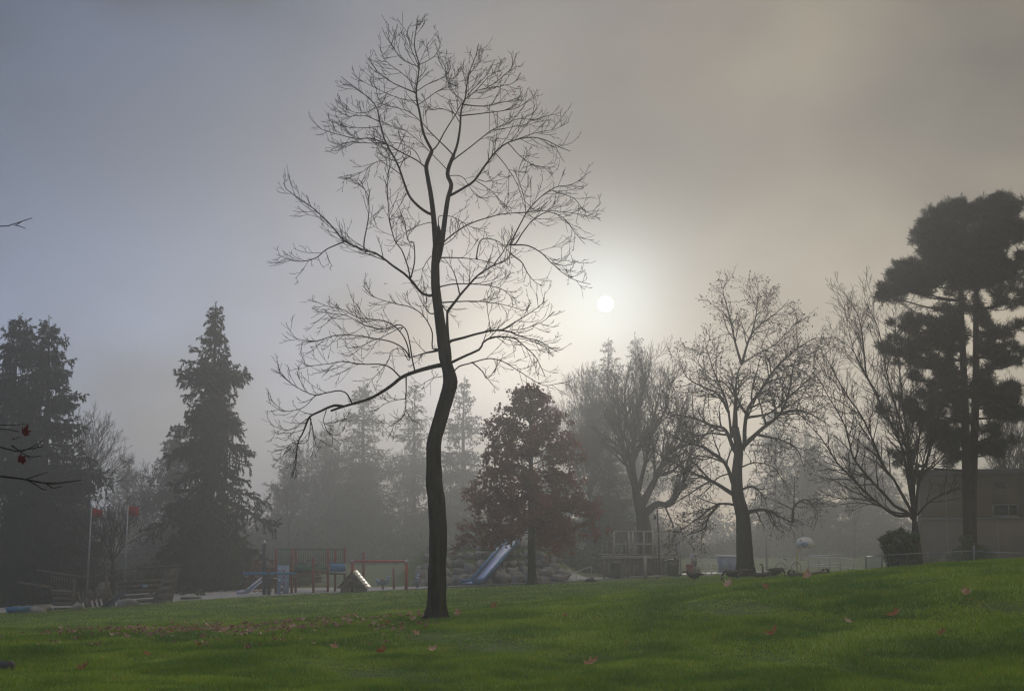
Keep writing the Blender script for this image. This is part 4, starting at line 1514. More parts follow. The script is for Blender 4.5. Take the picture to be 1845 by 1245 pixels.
def playhouse():
    s = Spot(636, 73.5)
    t = thing('playhouse', 'small wooden playhouse with a sunlit slatted roof', 'playhouse', s.o)
    L, Rr = s.pt(616, 1056), s.pt(660, 1056)
    z0 = s.foot(636)[2]
    apex = s.pt(636, 1030)
    hw = (Rr[0] - L[0]) / 2
    cx = (Rr[0] + L[0]) / 2
    d = 0.75
    zt = L[2]
    for yy in (-d, d):                      # gable walls of upright boards with an arched opening in front
        n = 9
        for k in range(n):
            x0, x1 = -hw * 0.92 + 2 * hw * 0.92 * k / n + 0.008, -hw * 0.92 + 2 * hw * 0.92 * (k + 1) / n - 0.008
            xm = (x0 + x1) / 2
            ztop = zt + (apex[2] - zt) * (1 - abs(xm) / hw) - 0.05
            zb = z0
            if yy < 0 and abs(xm) < 0.33:
                zb = zt - 0.10 + 0.12 * math.cos(xm / 0.33 * 1.5)
            MB().box((cx + xm, yy, (zb + ztop) / 2), (x1 - x0, 0.05, ztop - zb)).build('board', 'wood', t)
    for xs in (-1, 1):
        MB().box((cx + xs * hw * 0.92, 0, (z0 + zt) / 2), (0.06, 2 * d - 0.06, zt - z0)).build('side_wall', 'wood', t)
    for sgn in (-1, 1):                     # roof of battens
        e = np.array((cx + sgn * (hw + 0.12), 0, zt - 0.12))
        a = np.array((cx, 0, apex[2] + 0.02))
        n = 6
        for k in range(n):
            p, q = a + (e - a) * (k / n + 0.01), a + (e - a) * ((k + 1) / n - 0.01)
            off = np.array((0, 0, 0.02))
            nrm = np.array((0.03 * sgn, 0, 0.05))
            P = [p + (0, -d - 0.15, 0), q + (0, -d - 0.15, 0), q + (0, d + 0.15, 0), p + (0, d + 0.15, 0)]
            P += [v + nrm for v in P]
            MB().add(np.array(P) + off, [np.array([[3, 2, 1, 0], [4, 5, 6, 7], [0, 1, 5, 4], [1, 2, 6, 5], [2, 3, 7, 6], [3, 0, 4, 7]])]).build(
                'roof_board', 'pale_board' if sgn > 0 else 'wood', t)  # right slope is paler: its sunlight is painted into the board colour
    MB().beam(np.array((cx, -d - 0.17, apex[2] + 0.07)), np.array((cx, d + 0.17, apex[2] + 0.07)), 0.09, 0.07).build('ridge', 'rust_paint', t)


def spring_riders():
    for k, (x, lab) in enumerate(((690, 'pale spring rider toy under the red bar frame'), (752, 'pale spring rider toy beside the boulders near the central trunk'))):
        s = Spot(x, 78.0 + k)
        t = thing('spring_rider', lab, 'spring rider', s.o, 0.5 + k, 'spring riders')
        t.scale = (0.75, 0.75, 0.75)
        th = np.linspace(0, 5 * 2 * math.pi, 50)
        MB().tube(np.stack([0.10 * np.cos(th), 0.10 * np.sin(th), -0.03 + th / th[-1] * 0.4], 1), 0.02, 5).build('spring', 'dark_metal', t, True)
        MB().prism([(-0.45, 0.38), (0.3, 0.36), (0.5, 0.62), (0.56, 0.95), (0.40, 1.02), (0.28, 0.78), (0.05, 0.66), (-0.2, 0.68), (-0.5, 0.85), (-0.6, 0.7)], -0.06, 0.06).build('body', 'pale_blue', t)
        MB().box((-0.05, 0, 0.70), (0.34, 0.28, 0.06), 0, 1, 0.05).build('seat', 'rust_paint', t)
        MB().tube([(0.33, -0.24, 0.86), (0.33, 0.24, 0.86)], 0.02, 6).build('handlebar', 'dark_metal', t)
        MB().tube([(0.05, -0.24, 0.45), (0.05, 0.24, 0.45)], 0.02, 6).build('foot_bar', 'dark_metal', t)


def boulder_mesh(seed, sx, sy, sz):
    g = np.random.default_rng(seed)
    n, m = 7, 10
    V, F_ = [], []
    ph = g.random(6) * 6
    for i in range(n + 1):
        a = math.pi * i / n
        for j in range(m):
            b = 2 * math.pi * j / m
            x, y, z = math.sin(a) * math.cos(b), math.sin(a) * math.sin(b), math.cos(a)
            r = 1 + 0.16 * math.sin(2 * b + ph[0] + 2 * z) + 0.12 * math.sin(3 * x * 2 + ph[1]) + 0.10 * math.sin(4 * z + 2 * y + ph[2]) + 0.04 * g.normal()
            e = 0.72                                                         # squarish, as quarried rock
            V.append((sx * r * math.copysign(abs(x) ** e, x), sy * r * math.copysign(abs(y) ** e, y), sz * r * math.copysign(abs(z) ** e, z)))
    for i in range(n):
        for j in range(m):
            F_.append([i * m + j, (i + 1) * m + j, (i + 1) * m + (j + 1) % m, i * m + (j + 1) % m])
    return MB().add(V, np.array(F_))


def boulders():
    g = np.random.default_rng(17)
    k = 0
    rows = [(83.9, 0.50, 740, 1000), (84.9, 0.52, 745, 1010), (86.0, 0.46, 742, 1015), (87.2, 0.42, 748, 1012), (88.5, 0.40, 752, 1005), (90.0, 0.36, 760, 1000)]
    lab = ['lowest row of the rock bank', 'second row up the rock bank', 'third row up the rock bank', 'fourth row up the rock bank', 'fifth row up the rock bank', 'top row of the rock bank']
    for r, (Y, sz, c0, c1_) in enumerate(rows):
        c = c0 + 10 * g.random()
        j = 0
        while c < c1_:
            s = sz * (0.65 + 0.7 * g.random())
            w = s * 1.35
            x = xcol(c, Y) + w * 0.5
            y = Y + g.normal() * 0.15
            me = boulder_mesh(200 + k, w * 0.62, s * 0.7, s * 0.60).mesh('boulder', 'stone')
            o = bpy.data.objects.new('boulder', me)
            COL.objects.link(o)
            o.location = (x, y, float(ground(x, y)) + s * 0.25)
            o.rotation_euler = (g.normal() * 0.15, g.normal() * 0.15, g.random() * 0.8)
            for p in me.polygons:
                p.use_smooth = True
            nth = 'first second third fourth fifth sixth seventh eighth ninth tenth eleventh twelfth thirteenth fourteenth fifteenth sixteenth seventeenth eighteenth'.split()[j]
            tag(o, f'{nth} boulder from the left in the {lab[r]}', 'boulder', 'boulders of the rock bank')
            j += 1
            c += w * 1.08 * F / Y + 2
            k += 1


def bank_slide():
    s = Spot(852, 82.6)
    t = thing('bank_slide', 'straight metal slide with blue sides running down the rock bank', 'slide', s.o)
    a, b = s.pt(926, 971, 7.0), s.pt(862, 1048, 0.0)
    c = s.foot(842, -0.9) + np.array((0, 0, 0.22))
    b = np.array((b[0], b[1], max(b[2], s.foot(862, 0.0)[2] + 0.3)))
    side = unit(np.cross(b - a, np.array((0, 0, 1.0))))
    up = unit(np.cross(side, b - a))
    if up[2] < 0:
        up = -up
    hw = 0.34
    for nm, mt, p, q in (('chute', 'steel_slide', a, b), ('run_out', 'steel_slide', b, c)):
        sd = side if nm == 'chute' else unit(np.cross(q - p, np.array((0, 0, 1.0))))
        P = [p - sd * hw, p + sd * hw, q + sd * hw, q - sd * hw]
        P = P + [v - up * 0.04 for v in P]
        MB().add(P, [np.array([[0, 1, 2, 3], [7, 6, 5, 4], [0, 4, 5, 1], [1, 5, 6, 2], [2, 6, 7, 3], [3, 7, 4, 0]])]).build(nm, mt, t)
        for sg in (-1, 1):
            MB().beam(p + sd * sg * (hw + 0.05) + up * 0.06, q + sd * sg * (hw + 0.05) + up * 0.06, 0.09, 0.26).build('side_wall', 'blue_paint', t)
    for q in (0.15, 0.5, 0.85):
        p = a + (b - a) * q
        g0 = float(ground(p[0] + s.o[0], p[1] + s.o[1])) - s.o[2]
        for sg in (-1, 1):
            e = p + side * sg * hw
            if e[2] - 0.06 > g0 - 0.3:
                MB().beam(e - up * 0.06, np.array((e[0], e[1], g0 - 0.3)), 0.07).build('support', 'dark_metal', t)


def bank_rail():
    s = Spot(1035, 84.0)
    t = thing('stair_handrail', 'sloping metal handrail beside the path right of the red leaved tree', 'handrail', s.o)
    pts = [(1010, 1040), (1038, 1030), (1066, 1020)]
    P = [s.pt(x, y, k * 1.4) for k, (x, y) in enumerate(pts)]
    MB().tube(P, 0.03, 8).build('rail', 'grey_metal', t, True)
    for p in P:
        g0 = float(ground(p[0] + s.o[0], p[1] + s.o[1])) - s.o[2]
        MB().tube([(p[0], p[1], g0 - 0.05), tuple(p)], 0.025, 6).build('post', 'grey_metal', t)
    s = Spot(984, 88.0)
    t = thing('short_handrail', 'short sloping handrail among the top boulders behind the red leaved tree', 'handrail', s.o)
    P = [s.pt(966, 1013, 0), s.pt(984, 1008, 0.8), s.pt(1002, 1003, 1.6)]
    MB().tube(P, 0.03, 8).build('rail', 'grey_metal', t, True)
    for p in (P[0], P[2]):
        g0 = float(ground(p[0] + s.o[0], p[1] + s.o[1])) - s.o[2]
        MB().tube([(p[0], p[1], g0 - 0.05), tuple(p)], 0.025, 6).build('post', 'grey_metal', t)


def wooden_deck():
    s = Spot(1155, 99.0)
    t = thing('wooden_deck', 'raised wooden deck with pale railing in front of the old tree', 'deck', s.o)
    d0, d1 = 0.0, 4.5
    a, b = s.pt(1083, 1001), s.pt(1222, 1001)
    n = 22
    for k in range(n):                                     # deck planks run front to back
        x0, x1 = a[0] + (b[0] - a[0]) * k / n + 0.01, a[0] + (b[0] - a[0]) * (k + 1) / n - 0.01
        MB().box(((x0 + x1) / 2, (d0 + d1) / 2, a[2] + 0.05), (x1 - x0, d1 - d0, 0.05)).build('plank', 'wood', t)
    MB().box(((a[0] + b[0]) / 2, d0 + 0.06, a[2] - 0.10), (b[0] - a[0], 0.06, 0.22)).build('fascia', 'wood_pale', t)
    for k in range(16):                                    # skirt boards below
        x0 = a[0] + 0.25 + (b[0] - a[0] - 0.5) * k / 16
        w = (b[0] - a[0] - 0.5) / 16 - 0.02
        zb = float(ground(x0 + s.o[0], s.o[1] + 0.3)) - s.o[2] - 0.1
        MB().box((x0 + w / 2, 0.3, (zb + a[2] - 0.05) / 2), (w, 0.04, a[2] - 0.05 - zb)).build('skirt_board', 'wood', t)
    for x in (1106, 1133, 1140, 1160, 1176, 1218):
        p = s.pt(x, 957, 0.12)
        MB().box((p[0], 0.12, (p[2] + a[2]) / 2), (0.14, 0.10, p[2] - a[2])).build('rail_post', 'wood_pale', t)
        MB().box((p[0], d1 - 0.12, (p[2] + a[2]) / 2), (0.12, 0.10, p[2] - a[2])).build('rail_post', 'wood', t)
    for y, w in ((957, 0.11), (980, 0.10)):
        p, q = s.pt(1104, y, 0.12), s.pt(1220, y, 0.12)
        MB().beam(p, q, 0.09, w).build('rail', 'wood_pale', t)
        MB().beam(p + (0, d1 - 0.24, 0), q + (0, d1 - 0.24, 0), 0.09, w).build('rail', 'wood', t)
    for x in (1222, 1226):
        f = s.foot(x, 0.1)
        p = s.pt(x, 966, 0.1)
        MB().tube([f, p], 0.05, 8).build('corner_pipe', 'grey_metal', t)


def path_furniture():
    # green barrel bin with its four posts
    s = Spot(1110, 92.0)
    t = thing('litter_barrel', 'dark green litter barrel standing between short posts beside the path', 'litter bin', s.o)
    MB().lathe((0, 0, -0.03), [(0.30, 0), (0.33, 0.05), (0.34, 0.4), (0.335, 0.45), (0.34, 0.9), (0.36, 0.93), (0.30, 0.98)], 16).build('barrel', 'dark_green', t, True)
    MB().lathe((0, 0, 0.93), [(0.36, 0), (0.33, 0.06), (0.15, 0.11), (0.02, 0.12)], 16).build('lid', 'dark_metal', t, True)
    for k, (x, h, lab) in enumerate(((1088, 1.15, 'leftmost short dark post beside the green barrel'), (1098, 1.0, 'short dark post directly left of the green barrel'),
                                     (1122, 0.95, 'short dark post directly right of the green barrel'), (1131, 0.9, 'rightmost short dark post beside the green barrel'))):
        q = Spot(x, 92.6)
        o = MB().box((0, 0, h / 2 - 0.05), (0.13, 0.13, h), 0, 0.94, 0.02).build('bollard', 'wood')
        o.location = tuple(q.o)
        tag(o, lab, 'bollard', 'short posts by the green barrel')
    # pale marker post and low beam
    s = Spot(1163, 72.0)
    o = MB().box((0, 0, 0.58), (0.16, 0.10, 1.3), 0, 1.0, 0.02).build('marker_post', 'wood_pale')
    o.location = tuple(s.o)
    tag(o, 'pale square marker post standing on the lawn edge left of the wheeled bin', 'post')
    s = Spot(1174, 72.5)
    t = thing('low_bench', 'low pale plank bench lying beside the marker post', 'bench', s.o)
    MB().beam((-0.42, -0.1, 0.16), (0.42, 0.5, 0.20), 0.26, 0.06).build('seat', 'wood_pale', t)
    for x, y in ((-0.3, 0.0), (0.3, 0.4)):
        MB().box((x, y, 0.04), (0.1, 0.2, 0.22)).build('leg', 'wood', t)
    # lamp post
    s = Spot(1188, 90.0)
    t = thing('lamp_post', 'slim dark lamp post with a flat arm in front of the wooden deck', 'lamp post', s.o)
    tp = s.pt(1184, 916)
    MB().tube([(0, 0, -0.05), (0, 0, 0.5), (0, 0, 2.2), tuple(tp)], [0.075, 0.07, 0.055, 0.045], 10).build('pole', 'dark_metal', t, True)
    MB().beam(tp + np.array((-0.5, 0, 0.03)), tp + np.array((0.32, 0, 0.03)), 0.14, 0.07).build('lamp_head', 'dark_metal', t)
    MB().box(s.pt(1180, 932), (0.16, 0.14, 0.24), 0, 0.8, 0.02).build('loudspeaker', 'dark_metal', t)
    # wheeled bin
    s = Spot(1212, 92.0)
    t = thing('wheeled_bin', 'black wheeled rubbish bin with its lid closed standing left of the person', 'bin', s.o)
    MB().box((0, 0, 0.52), (0.62, 0.70, 0.95), 0, 1.18, 0.06).build('body', 'black_plastic', t)
    MB().prism([(-0.46, 0.98), (0.40, 0.98), (0.40, 1.04), (0.1, 1.10), (-0.3, 1.07), (-0.46, 1.02)], -0.42, 0.42).build('lid', 'black_plastic', t)
    MB().tube([(0.42, -0.3, 0.98), (0.48, -0.25, 1.0), (0.48, 0.25, 1.0), (0.42, 0.3, 0.98)], 0.025, 6).build('handle', 'black_plastic', t)
    MB().tube([(-0.12, -0.42, 0.80), (0.0, -0.43, 0.75), (0.16, -0.42, 0.78)], 0.02, 6).build('emblem', 'grey_metal', t)
    for y in (-0.3, 0.3):
        MB().tube([(0.27, y - 0.04, 0.12), (0.27, y + 0.04, 0.12)], 0.13, 12).build('wheel', 'black_plastic', t)
    # red tub with cups and a box beside the person
    s = Spot(1243, 95.0)
    t = thing('red_tub', 'bright red upright tub standing at the person\'s feet', 'tub', s.o)
    MB().lathe((0, 0, -0.03), [(0.20, 0), (0.23, 0.3), (0.25, 0.72), (0.27, 0.74), (0.27, 0.78), (0.24, 0.78), (0.22, 0.5)], 14).build('body', 'red_paint', t, True)
    MB().tube([(-0.25, 0, 0.7), (-0.2, 0, 0.86), (0.2, 0, 0.86), (0.25, 0, 0.7)], 0.014, 6).build('handle', 'grey_metal', t)
    s = Spot(1256, 94.6)
    t = thing('cardboard_box', 'small brown box beside the red tub with white cups on it', 'box', s.o)
    MB().box((0, 0, 0.17), (0.40, 0.34, 0.40), 0.1, 1.0).build('carton', 'wood', t)
    MB().box((0, -0.08, 0.385), (0.38, 0.12, 0.02), 0.1).build('flap', 'wood', t)
    for k in range(4):
        q = s.o + np.array((-0.14 + 0.1 * k, -0.02 * k, 0.397))
        o = MB().lathe((0, 0, 0), [(0.028, 0), (0.04, 0.17), (0.043, 0.175), (0.038, 0.178)], 10).build('paper_cup', 'white_paint', None, True)
        o.location = tuple(q)
        tag(o, ['leftmost white cup on the brown box', 'second white cup from the left on the brown box', 'third white cup from the left on the brown box', 'rightmost white cup on the brown box'][k], 'cup', 'white cups on the box')
    # pale pipe barrier
    s = Spot(1277, 100.0)
    t = thing('pipe_barrier', 'low pale yellow pipe barrier right of the person', 'barrier', s.o)
    for z in (0.25, 0.72):
        MB().tube([(-0.62, 0, z), (0.62, 0, z)], 0.03, 8).build('rail', 'pale_board', t, True)
    for x in (-0.6, -0.2, 0.2, 0.6):
        MB().tube([(x, 0, -0.05), (x, 0, 0.74)], 0.028, 8).build('upright', 'pale_board', t, True)
    # utility kiosk
    s = Spot(1327, 108.0)
    t = thing('utility_kiosk', 'pale blue utility kiosk with white roof edge behind the seed pod tree', 'kiosk', s.o)
    a, b = s.pt(1298, 1003), s.pt(1356, 1003)
    w = b[0] - a[0]
    MB().box((0, 0.8, a[2] / 2 - 0.05), (w, 1.6, a[2] + 0.1)).build('body', 'pale_blue', t)
    MB().box((0, 0.8, a[2] + 0.05), (w + 0.16, 1.8, 0.10)).build('roof', 'white_paint', t)
    for k in range(4):
        MB().box((-w / 2 + w * (k + 0.5) / 4, -0.012, a[2] / 2), (w / 4 - 0.05, 0.05, a[2] * 0.82)).build('door_panel', 'pale_blue', t)
    # slim pole
    s = Spot(1382, 112.0)
    t = thing('light_pole', 'slim grey pole right of the seed pod tree trunk', 'pole', s.o)
    tp = s.pt(1381, 932)
    MB().tube([(0, 0, -0.05), (0, 0, 2), tuple(tp)], [0.08, 0.07, 0.05], 10).build('pole', 'grey_metal', t, True)
    MB().box(tp + np.array((-0.05, 0, 0.03)), (0.42, 0.2, 0.10)).build('lamp_head', 'grey_metal', t)
    # basketball hoop
    s = Spot(1437, 95.0)
    t = thing('basketball_hoop', 'basketball hoop with fan shaped backboard on a bent yellow pole', 'basketball hoop', s.o)
    MB().tube([(0, 0, -0.2), tuple(s.pt(1436, 1010)), tuple(s.pt(1436, 995)), tuple(s.pt(1438, 990)), tuple(s.pt(1443, 987)), tuple(s.pt(1450, 987))], 0.055, 10).build('pole', 'yellow_paint', t, True)
    c = s.pt(1450, 979, -0.05)
    poly = [(-0.50, -0.30), (0.50, -0.30), (0.60, -0.05), (0.58, 0.12), (0.48, 0.28), (0.30, 0.38), (0, 0.42), (-0.30, 0.38), (-0.48, 0.28), (-0.58, 0.12), (-0.60, -0.05)]
    bb = MB().prism([(c[0] + x, c[2] + z) for x, z in poly], c[1] - 0.03, c[1] + 0.03).build('backboard', 'white_paint', t)
    MB().prism([(c[0] + x * 0.4, c[2] - 0.06 + z * 0.35) for x, z in poly], c[1] - 0.036, c[1] - 0.031).build('shooting_square', 'blue_paint', bb)
    th = np.linspace(0, 2 * math.pi, 17)
    MB().tube(np.stack([c[0] + 0.21 * np.cos(th), c[1] - 0.27 + 0.21 * np.sin(th), np.full(17, c[2] - 0.26)], 1), 0.014, 5).build('rim', 'rust_paint', t)
    nn = MB()
    for k in range(10):
        a = 2 * math.pi * k / 10
        nn.tube([(c[0] + 0.21 * math.cos(a), c[1] - 0.27 + 0.21 * math.sin(a), c[2] - 0.27), (c[0] + 0.12 * math.cos(a + .5), c[1] - 0.27 + 0.12 * math.sin(a + .5), c[2] - 0.62)], 0.006, 3)
    nn.build('net', 'white_paint', t)
    # bicycle
    s = Spot(1421, 92.0, 0.0)
    t = thing('bicycle', 'grey bicycle parked left of the basketball hoop', 'bicycle', s.o, 0.15)
    for x in (-0.52, 0.52):
        th = np.linspace(0, 2 * math.pi, 25)
        wh = MB().tube(np.stack([x + 0.32 * np.cos(th), 0 * th, 0.33 + 0.32 * np.sin(th)], 1), 0.022, 6).build('wheel', 'black_plastic', t, True)
        sp = MB()
        for k in range(8):
            a = math.pi * k / 8
            sp.tube([(x + 0.31 * math.cos(a), 0, 0.33 + 0.31 * math.sin(a)), (x - 0.31 * math.cos(a), 0, 0.33 - 0.31 * math.sin(a))], 0.004, 3)
        sp.build('spokes', 'grey_metal', wh)
    fr = MB()
    for a, b in (((-0.52, 0, .33), (-0.05, 0, .30)), ((-0.52, 0, .33), (-0.17, 0, .76)), ((-0.05, 0, .30), (-0.18, 0, .82)), ((-0.05, 0, .30), (0.40, 0, .68)), ((-0.17, 0, .76), (0.38, 0, .80)), ((0.36, 0, .92), (0.52, 0, .33))):
        fr.tube([a, b], 0.018, 6)
    fr.build('frame', 'grey_metal', t)
    MB().tube([(0.30, -0.28, 0.95), (0.36, -0.1, 0.96), (0.36, 0.1, 0.96), (0.30, 0.28, 0.95)], 0.014, 6).build('handlebar', 'dark_metal', t)
    MB().prism([(-0.32, 0.84), (-0.05, 0.83), (-0.06, 0.87), (-0.3, 0.9)], -0.07, 0.07).build('saddle', 'black_plastic', t)


def fences():
    # white pipe ramp railing
    s = Spot(1490, 88.0)
    t = thing('ramp_railing', 'white pipe railing of the ramp right of the basketball hoop', 'railing', s.o)
    for y0, y1 in ((1001, 999), (1018, 1015)):
        MB().tube([s.pt(1456, y0), s.pt(1484, (y0 + y1) / 2, 0.2), s.pt(1514, y1, 0.4)], 0.03, 8).build('rail', 'white_paint', t, True)
        MB().tube([s.pt(1456, y0 + 2, 1.6), s.pt(1514, y1 + 6, 1.6), s.pt(1557, y1 + 12, 1.6)], 0.03, 8).build('rail', 'white_paint', t, True)
    for x, d, y in ((1457, 0, 1001), (1476, 0.1, 1000), (1495, 0.2, 1000), (1514, 0.4, 999), (1476, 1.6, 1003), (1514, 1.6, 1005), (1538, 1.6, 1009)):
        MB().tube([s.foot(x, d), s.pt(x, y, d)], 0.028, 8).build('post', 'grey_metal', t, True)
    # wire mesh fence on the crest side
    s = Spot(1670, 47.0)
    t = thing('wire_fence', 'low chain link fence with grey posts in front of the brown building', 'fence', s.o)
    tops = [(1560, 1003, 3.0), (1589, 993, 0.6), (1672, 996, 0.2), (1755, 984, -0.4), (1850, 996, -0.6), (1940, 996, -0.6)]
    for x, y, d in tops:
        f, tp = s.foot(x, d), s.pt(x, y, d)
        big = x in (1589, 1755, 1560)
        MB().tube([f, tp, tp + np.array((0, 0, 0.03))], [0.032 if big else 0.022] * 2 + [0.012], 8).build('post', 'grey_metal', t, True)
    for (x0, y0, d0), (x1, y1, d1) in zip(tops[:-1], tops[1:]):
        ya, yb = (1003 if x0 < 1580 else 1000 - 8 * (x0 - 1589) / 166), (1000 - 8 * (x1 - 1589) / 166)
        if x0 >= 1755:
            ya, yb = 993, 997
        a, b = s.pt(x0, ya, d0), s.pt(x1, yb, d1)
        MB().tube([a, b], 0.016, 6).build('top_rail', 'grey_metal', t)
        m = MB()
        L = np.linalg.norm(b - a)
        fa, fb = s.foot(x0, d0), s.foot(x1, d1)
        n = int(L / 0.10)
        for k in range(-6, n):
            for sg in (0, 1):
                q0, q1 = (k / n, (k + 6) / n) if sg == 0 else ((k + 6) / n, k / n)
                if min(q0, q1) < 0 or max(q0, q1) > 1:
                    continue
                m.tube([a + (b - a) * q0 - np.array((0, 0, 0.02)), fa + (fb - fa) * q1 + np.array((0, 0, 0.05))], 0.0028, 3)
        setting(m.build('wire_mesh', 'grey_metal', t), 'stuff')


def school():
    s = Spot(1780, 72.0)
    x0 = s.pt(1660, 900)[0] * 1.03
    x1 = x0 + 26.0
    zr = s.pt(1740, 858)[2]
    t = thing('school_building', 'flat roofed brown plaster building behind the pines', 'building', s.o, R(-17))
    z0 = -0.9
    zb = s.pt(1740, 934)[2]
    MB().box(((x0 + x1) / 2, 9.0, (z0 + zb) / 2 - 0.02), (x1 - x0, 18.0, zb - z0 - 0.04)).build('lower_wall', 'plaster', t)
    # upper wall built round the window opening
    wa, wb = s.pt(1787, 908), s.pt(1832, 931)
    up = MB()
    up.box(((x0 + wa[0]) / 2, 9.0, (zb + zr) / 2), (wa[0] - x0, 18.0, zr - zb))
    up.box(((wb[0] + x1) / 2, 9.0, (zb + zr) / 2), (x1 - wb[0], 18.0, zr - zb))
    up.box(((wa[0] + wb[0]) / 2, 9.0, (wa[2] + zr) / 2), (wb[0] - wa[0], 18.0, zr - wa[2]))
    up.box(((wa[0] + wb[0]) / 2, 9.0, (wb[2] + zb) / 2), (wb[0] - wa[0], 18.0, wb[2] - zb))
    up.build('upper_wall', 'plaster', t)
    MB().box(((x0 + x1) / 2, -0.02, zb), (x1 - x0 + 0.04, 0.06, 0.07)).build('string_course', 'plaster_far', t)
    rf = MB().box(((x0 + x1) / 2, 8.9, zr + 0.10), (x1 - x0 + 0.6, 19.0, 0.22)).build('roof', 'roof_edge', t)
    MB().box(((x0 + x1) / 2, -0.63, zr + 0.17), (x1 - x0 + 0.64, 0.05, 0.34)).build('fascia', 'roof_edge', rf)
    w = MB().box(((wa[0] + wb[0]) / 2, 0.14, (wa[2] + wb[2]) / 2), (wb[0] - wa[0] - 0.02, 0.03, wa[2] - wb[2] - 0.02)).build('window', 'glass', t)
    cx, cz, ww, hh = (wa[0] + wb[0]) / 2, (wa[2] + wb[2]) / 2, wb[0] - wa[0], wa[2] - wb[2]
    for k, (c, sz) in enumerate((((cx, 0, cz + hh / 2 - 0.035), (ww, 0.1, 0.07)), ((cx, 0, cz - hh / 2 + 0.035), (ww, 0.1, 0.07)), ((cx - ww / 2 + 0.035, 0, cz), (0.07, 0.1, hh - 0.15)),
                                 ((cx + ww / 2 - 0.035, 0, cz), (0.07, 0.1, hh - 0.15)), ((cx + 0.15, 0, cz), (0.05, 0.1, hh - 0.15)))):
        MB().box((c[0], 0.06, c[2]), sz).build('frame', 'grey_metal', w)
    MB().box((cx, -0.05, wb[2] - 0.03), (ww + 0.1, 0.16, 0.05)).build('sill', 'plaster_far', w)
    for k in range(9):
        xx = x0 + 1.4 + 2.4 * k
        if not wa[0] - 0.1 < xx < wb[0] + 0.1:
            MB().box((xx, -0.004, (zb + zr) / 2 + 0.02), (0.035, 0.02, zr - zb - 0.12)).build('wall_joint', 'plaster_far', t)
        MB().box((xx, -0.004, (z0 + zb) / 2), (0.035, 0.02, zb - z0 - 0.14)).build('wall_joint', 'plaster_far', t)
    MB().box((x0 + 4.0, -0.03, zr - 0.45), (0.5, 0.06, 0.3)).build('vent', 'dark_metal', t)
    MB().tube([(x0 + 0.12, -0.07, z0 + 0.3), (x0 + 0.12, -0.07, zr - 0.02)], 0.045, 8).build('downpipe', 'plaster', t)
    MB().beam((x0 - 0.5, -0.4, zr + 0.03), (x0 + 0.15, -0.4, zr + 0.03), 0.16, 0.12).build('wall_lamp', 'dark_metal', t)


def shrub(name, label, col, Y, blobs, seed, size, matn, per=260, base_d=0.0):
    """An evergreen bush: stems and many leaves in uneven clumps."""
    g = np.random.default_rng(seed)
    s = Spot(col, Y)
    t = thing(name, label, 'shrub', s.o)
    st, lf = MB(), MB()
    for x, y, r in blobs:
        c = s.pt(x, y, g.normal() * 0.2)
        rr = r * s.m
        f = np.array((c[0] * 0.35, g.normal() * 0.08, -0.06))
        st.tube(resample(np.array([f, (f + c) / 2 + g.normal(size=3) * 0.06, c]), 6), np.linspace(0.025, 0.008, 6), 5)
        n = int(per * (rr / 0.3) ** 2) + 30
        v = unit(g.normal(size=(n, 3))) * g.random((n, 1)) ** 0.45 * rr
        leaf_quads(lf, c + v, np.full(n, size), g, 0.42, up=(0, 0, 0.5))
    setting(st.build('stems', 'bark', t), 'stuff')
    lf.build('foliage', matn, t)


def shrubs():
    shrub('evergreen_shrub', 'leafy evergreen shrub growing by the fence beside the multi stemmed trunk', 1618, 48.0,
          [(1604, 968, 12), (1622, 962, 11), (1634, 970, 12), (1598, 984, 12), (1615, 985, 14), (1636, 988, 12), (1606, 1002, 14), (1628, 1004, 15), (1645, 1000, 12), (1610, 1016, 14), (1630, 1018, 14), (1648, 965, 8), (1590, 972, 7)],
          301, 0.15, 'leaf_evergreen')
    shrub('ivy_shrub', 'dark ivy mound round the feet of the two pines', 1752, 54.2,
          [(1728, 996, 14), (1742, 985, 12), (1756, 990, 14), (1770, 996, 14), (1735, 972, 8), (1748, 968, 7), (1784, 1003, 10), (1715, 1004, 10), (1760, 1004, 14), (1742, 1006, 14)], 302, 0.11, 'leaf_evergreen')
    shrub('dark_shrub', 'small dark shrub on the slope right of the wooden ship', 360, 79.0, [(356, 1068, 5), (361, 1063, 4), (365, 1070, 5)], 303, 0.10, 'leaf_evergreen')


def undergrowth():
    """Dark scrub under the far trees that reads as one mass."""
    g = np.random.default_rng(401)
    lf = MB()
    n = 1100
    for Y0, c0, c1_, hmax, cnt, sz in ((96.0, -60, 560, 2.4, 330, 0.24), (140.0, -60, 430, 5.2, 300, 0.32), (172.0, 400, 900, 5.0, 360, 0.38), (122.0, 1000, 1110, 3.0, 90, 0.28), (215.0, 430, 900, 8.0, 330, 0.46), (190.0, 1180, 1700, 4.0, 280, 0.4), (270.0, -100, 1900, 11.0, 800, 0.6)):
        for _ in range(cnt):
            c = c0 + (c1_ - c0) * g.random()
            Y = Y0 + g.normal() * 2.0
            x = xcol(c, Y)
            h = hmax * (0.55 + 0.45 * math.sin(c * 0.021 + Y0) ** 2) * (0.35 + 0.65 * g.random())
            z0 = float(ground(x, Y))
            m = 60
            v = unit(g.normal(size=(m, 3))) * g.random((m, 1)) ** 0.5
            P = np.array((x, Y, z0 + h * 0.5)) + v * np.array((0.9 + h * 0.2, 0.9, h * 0.55))
            leaf_quads(lf, P, np.full(m, sz), g, 0.7)
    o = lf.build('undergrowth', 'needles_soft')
    setting(o, 'stuff')
    o['label'] = 'dim scrub and bushes massed under the misty trees'


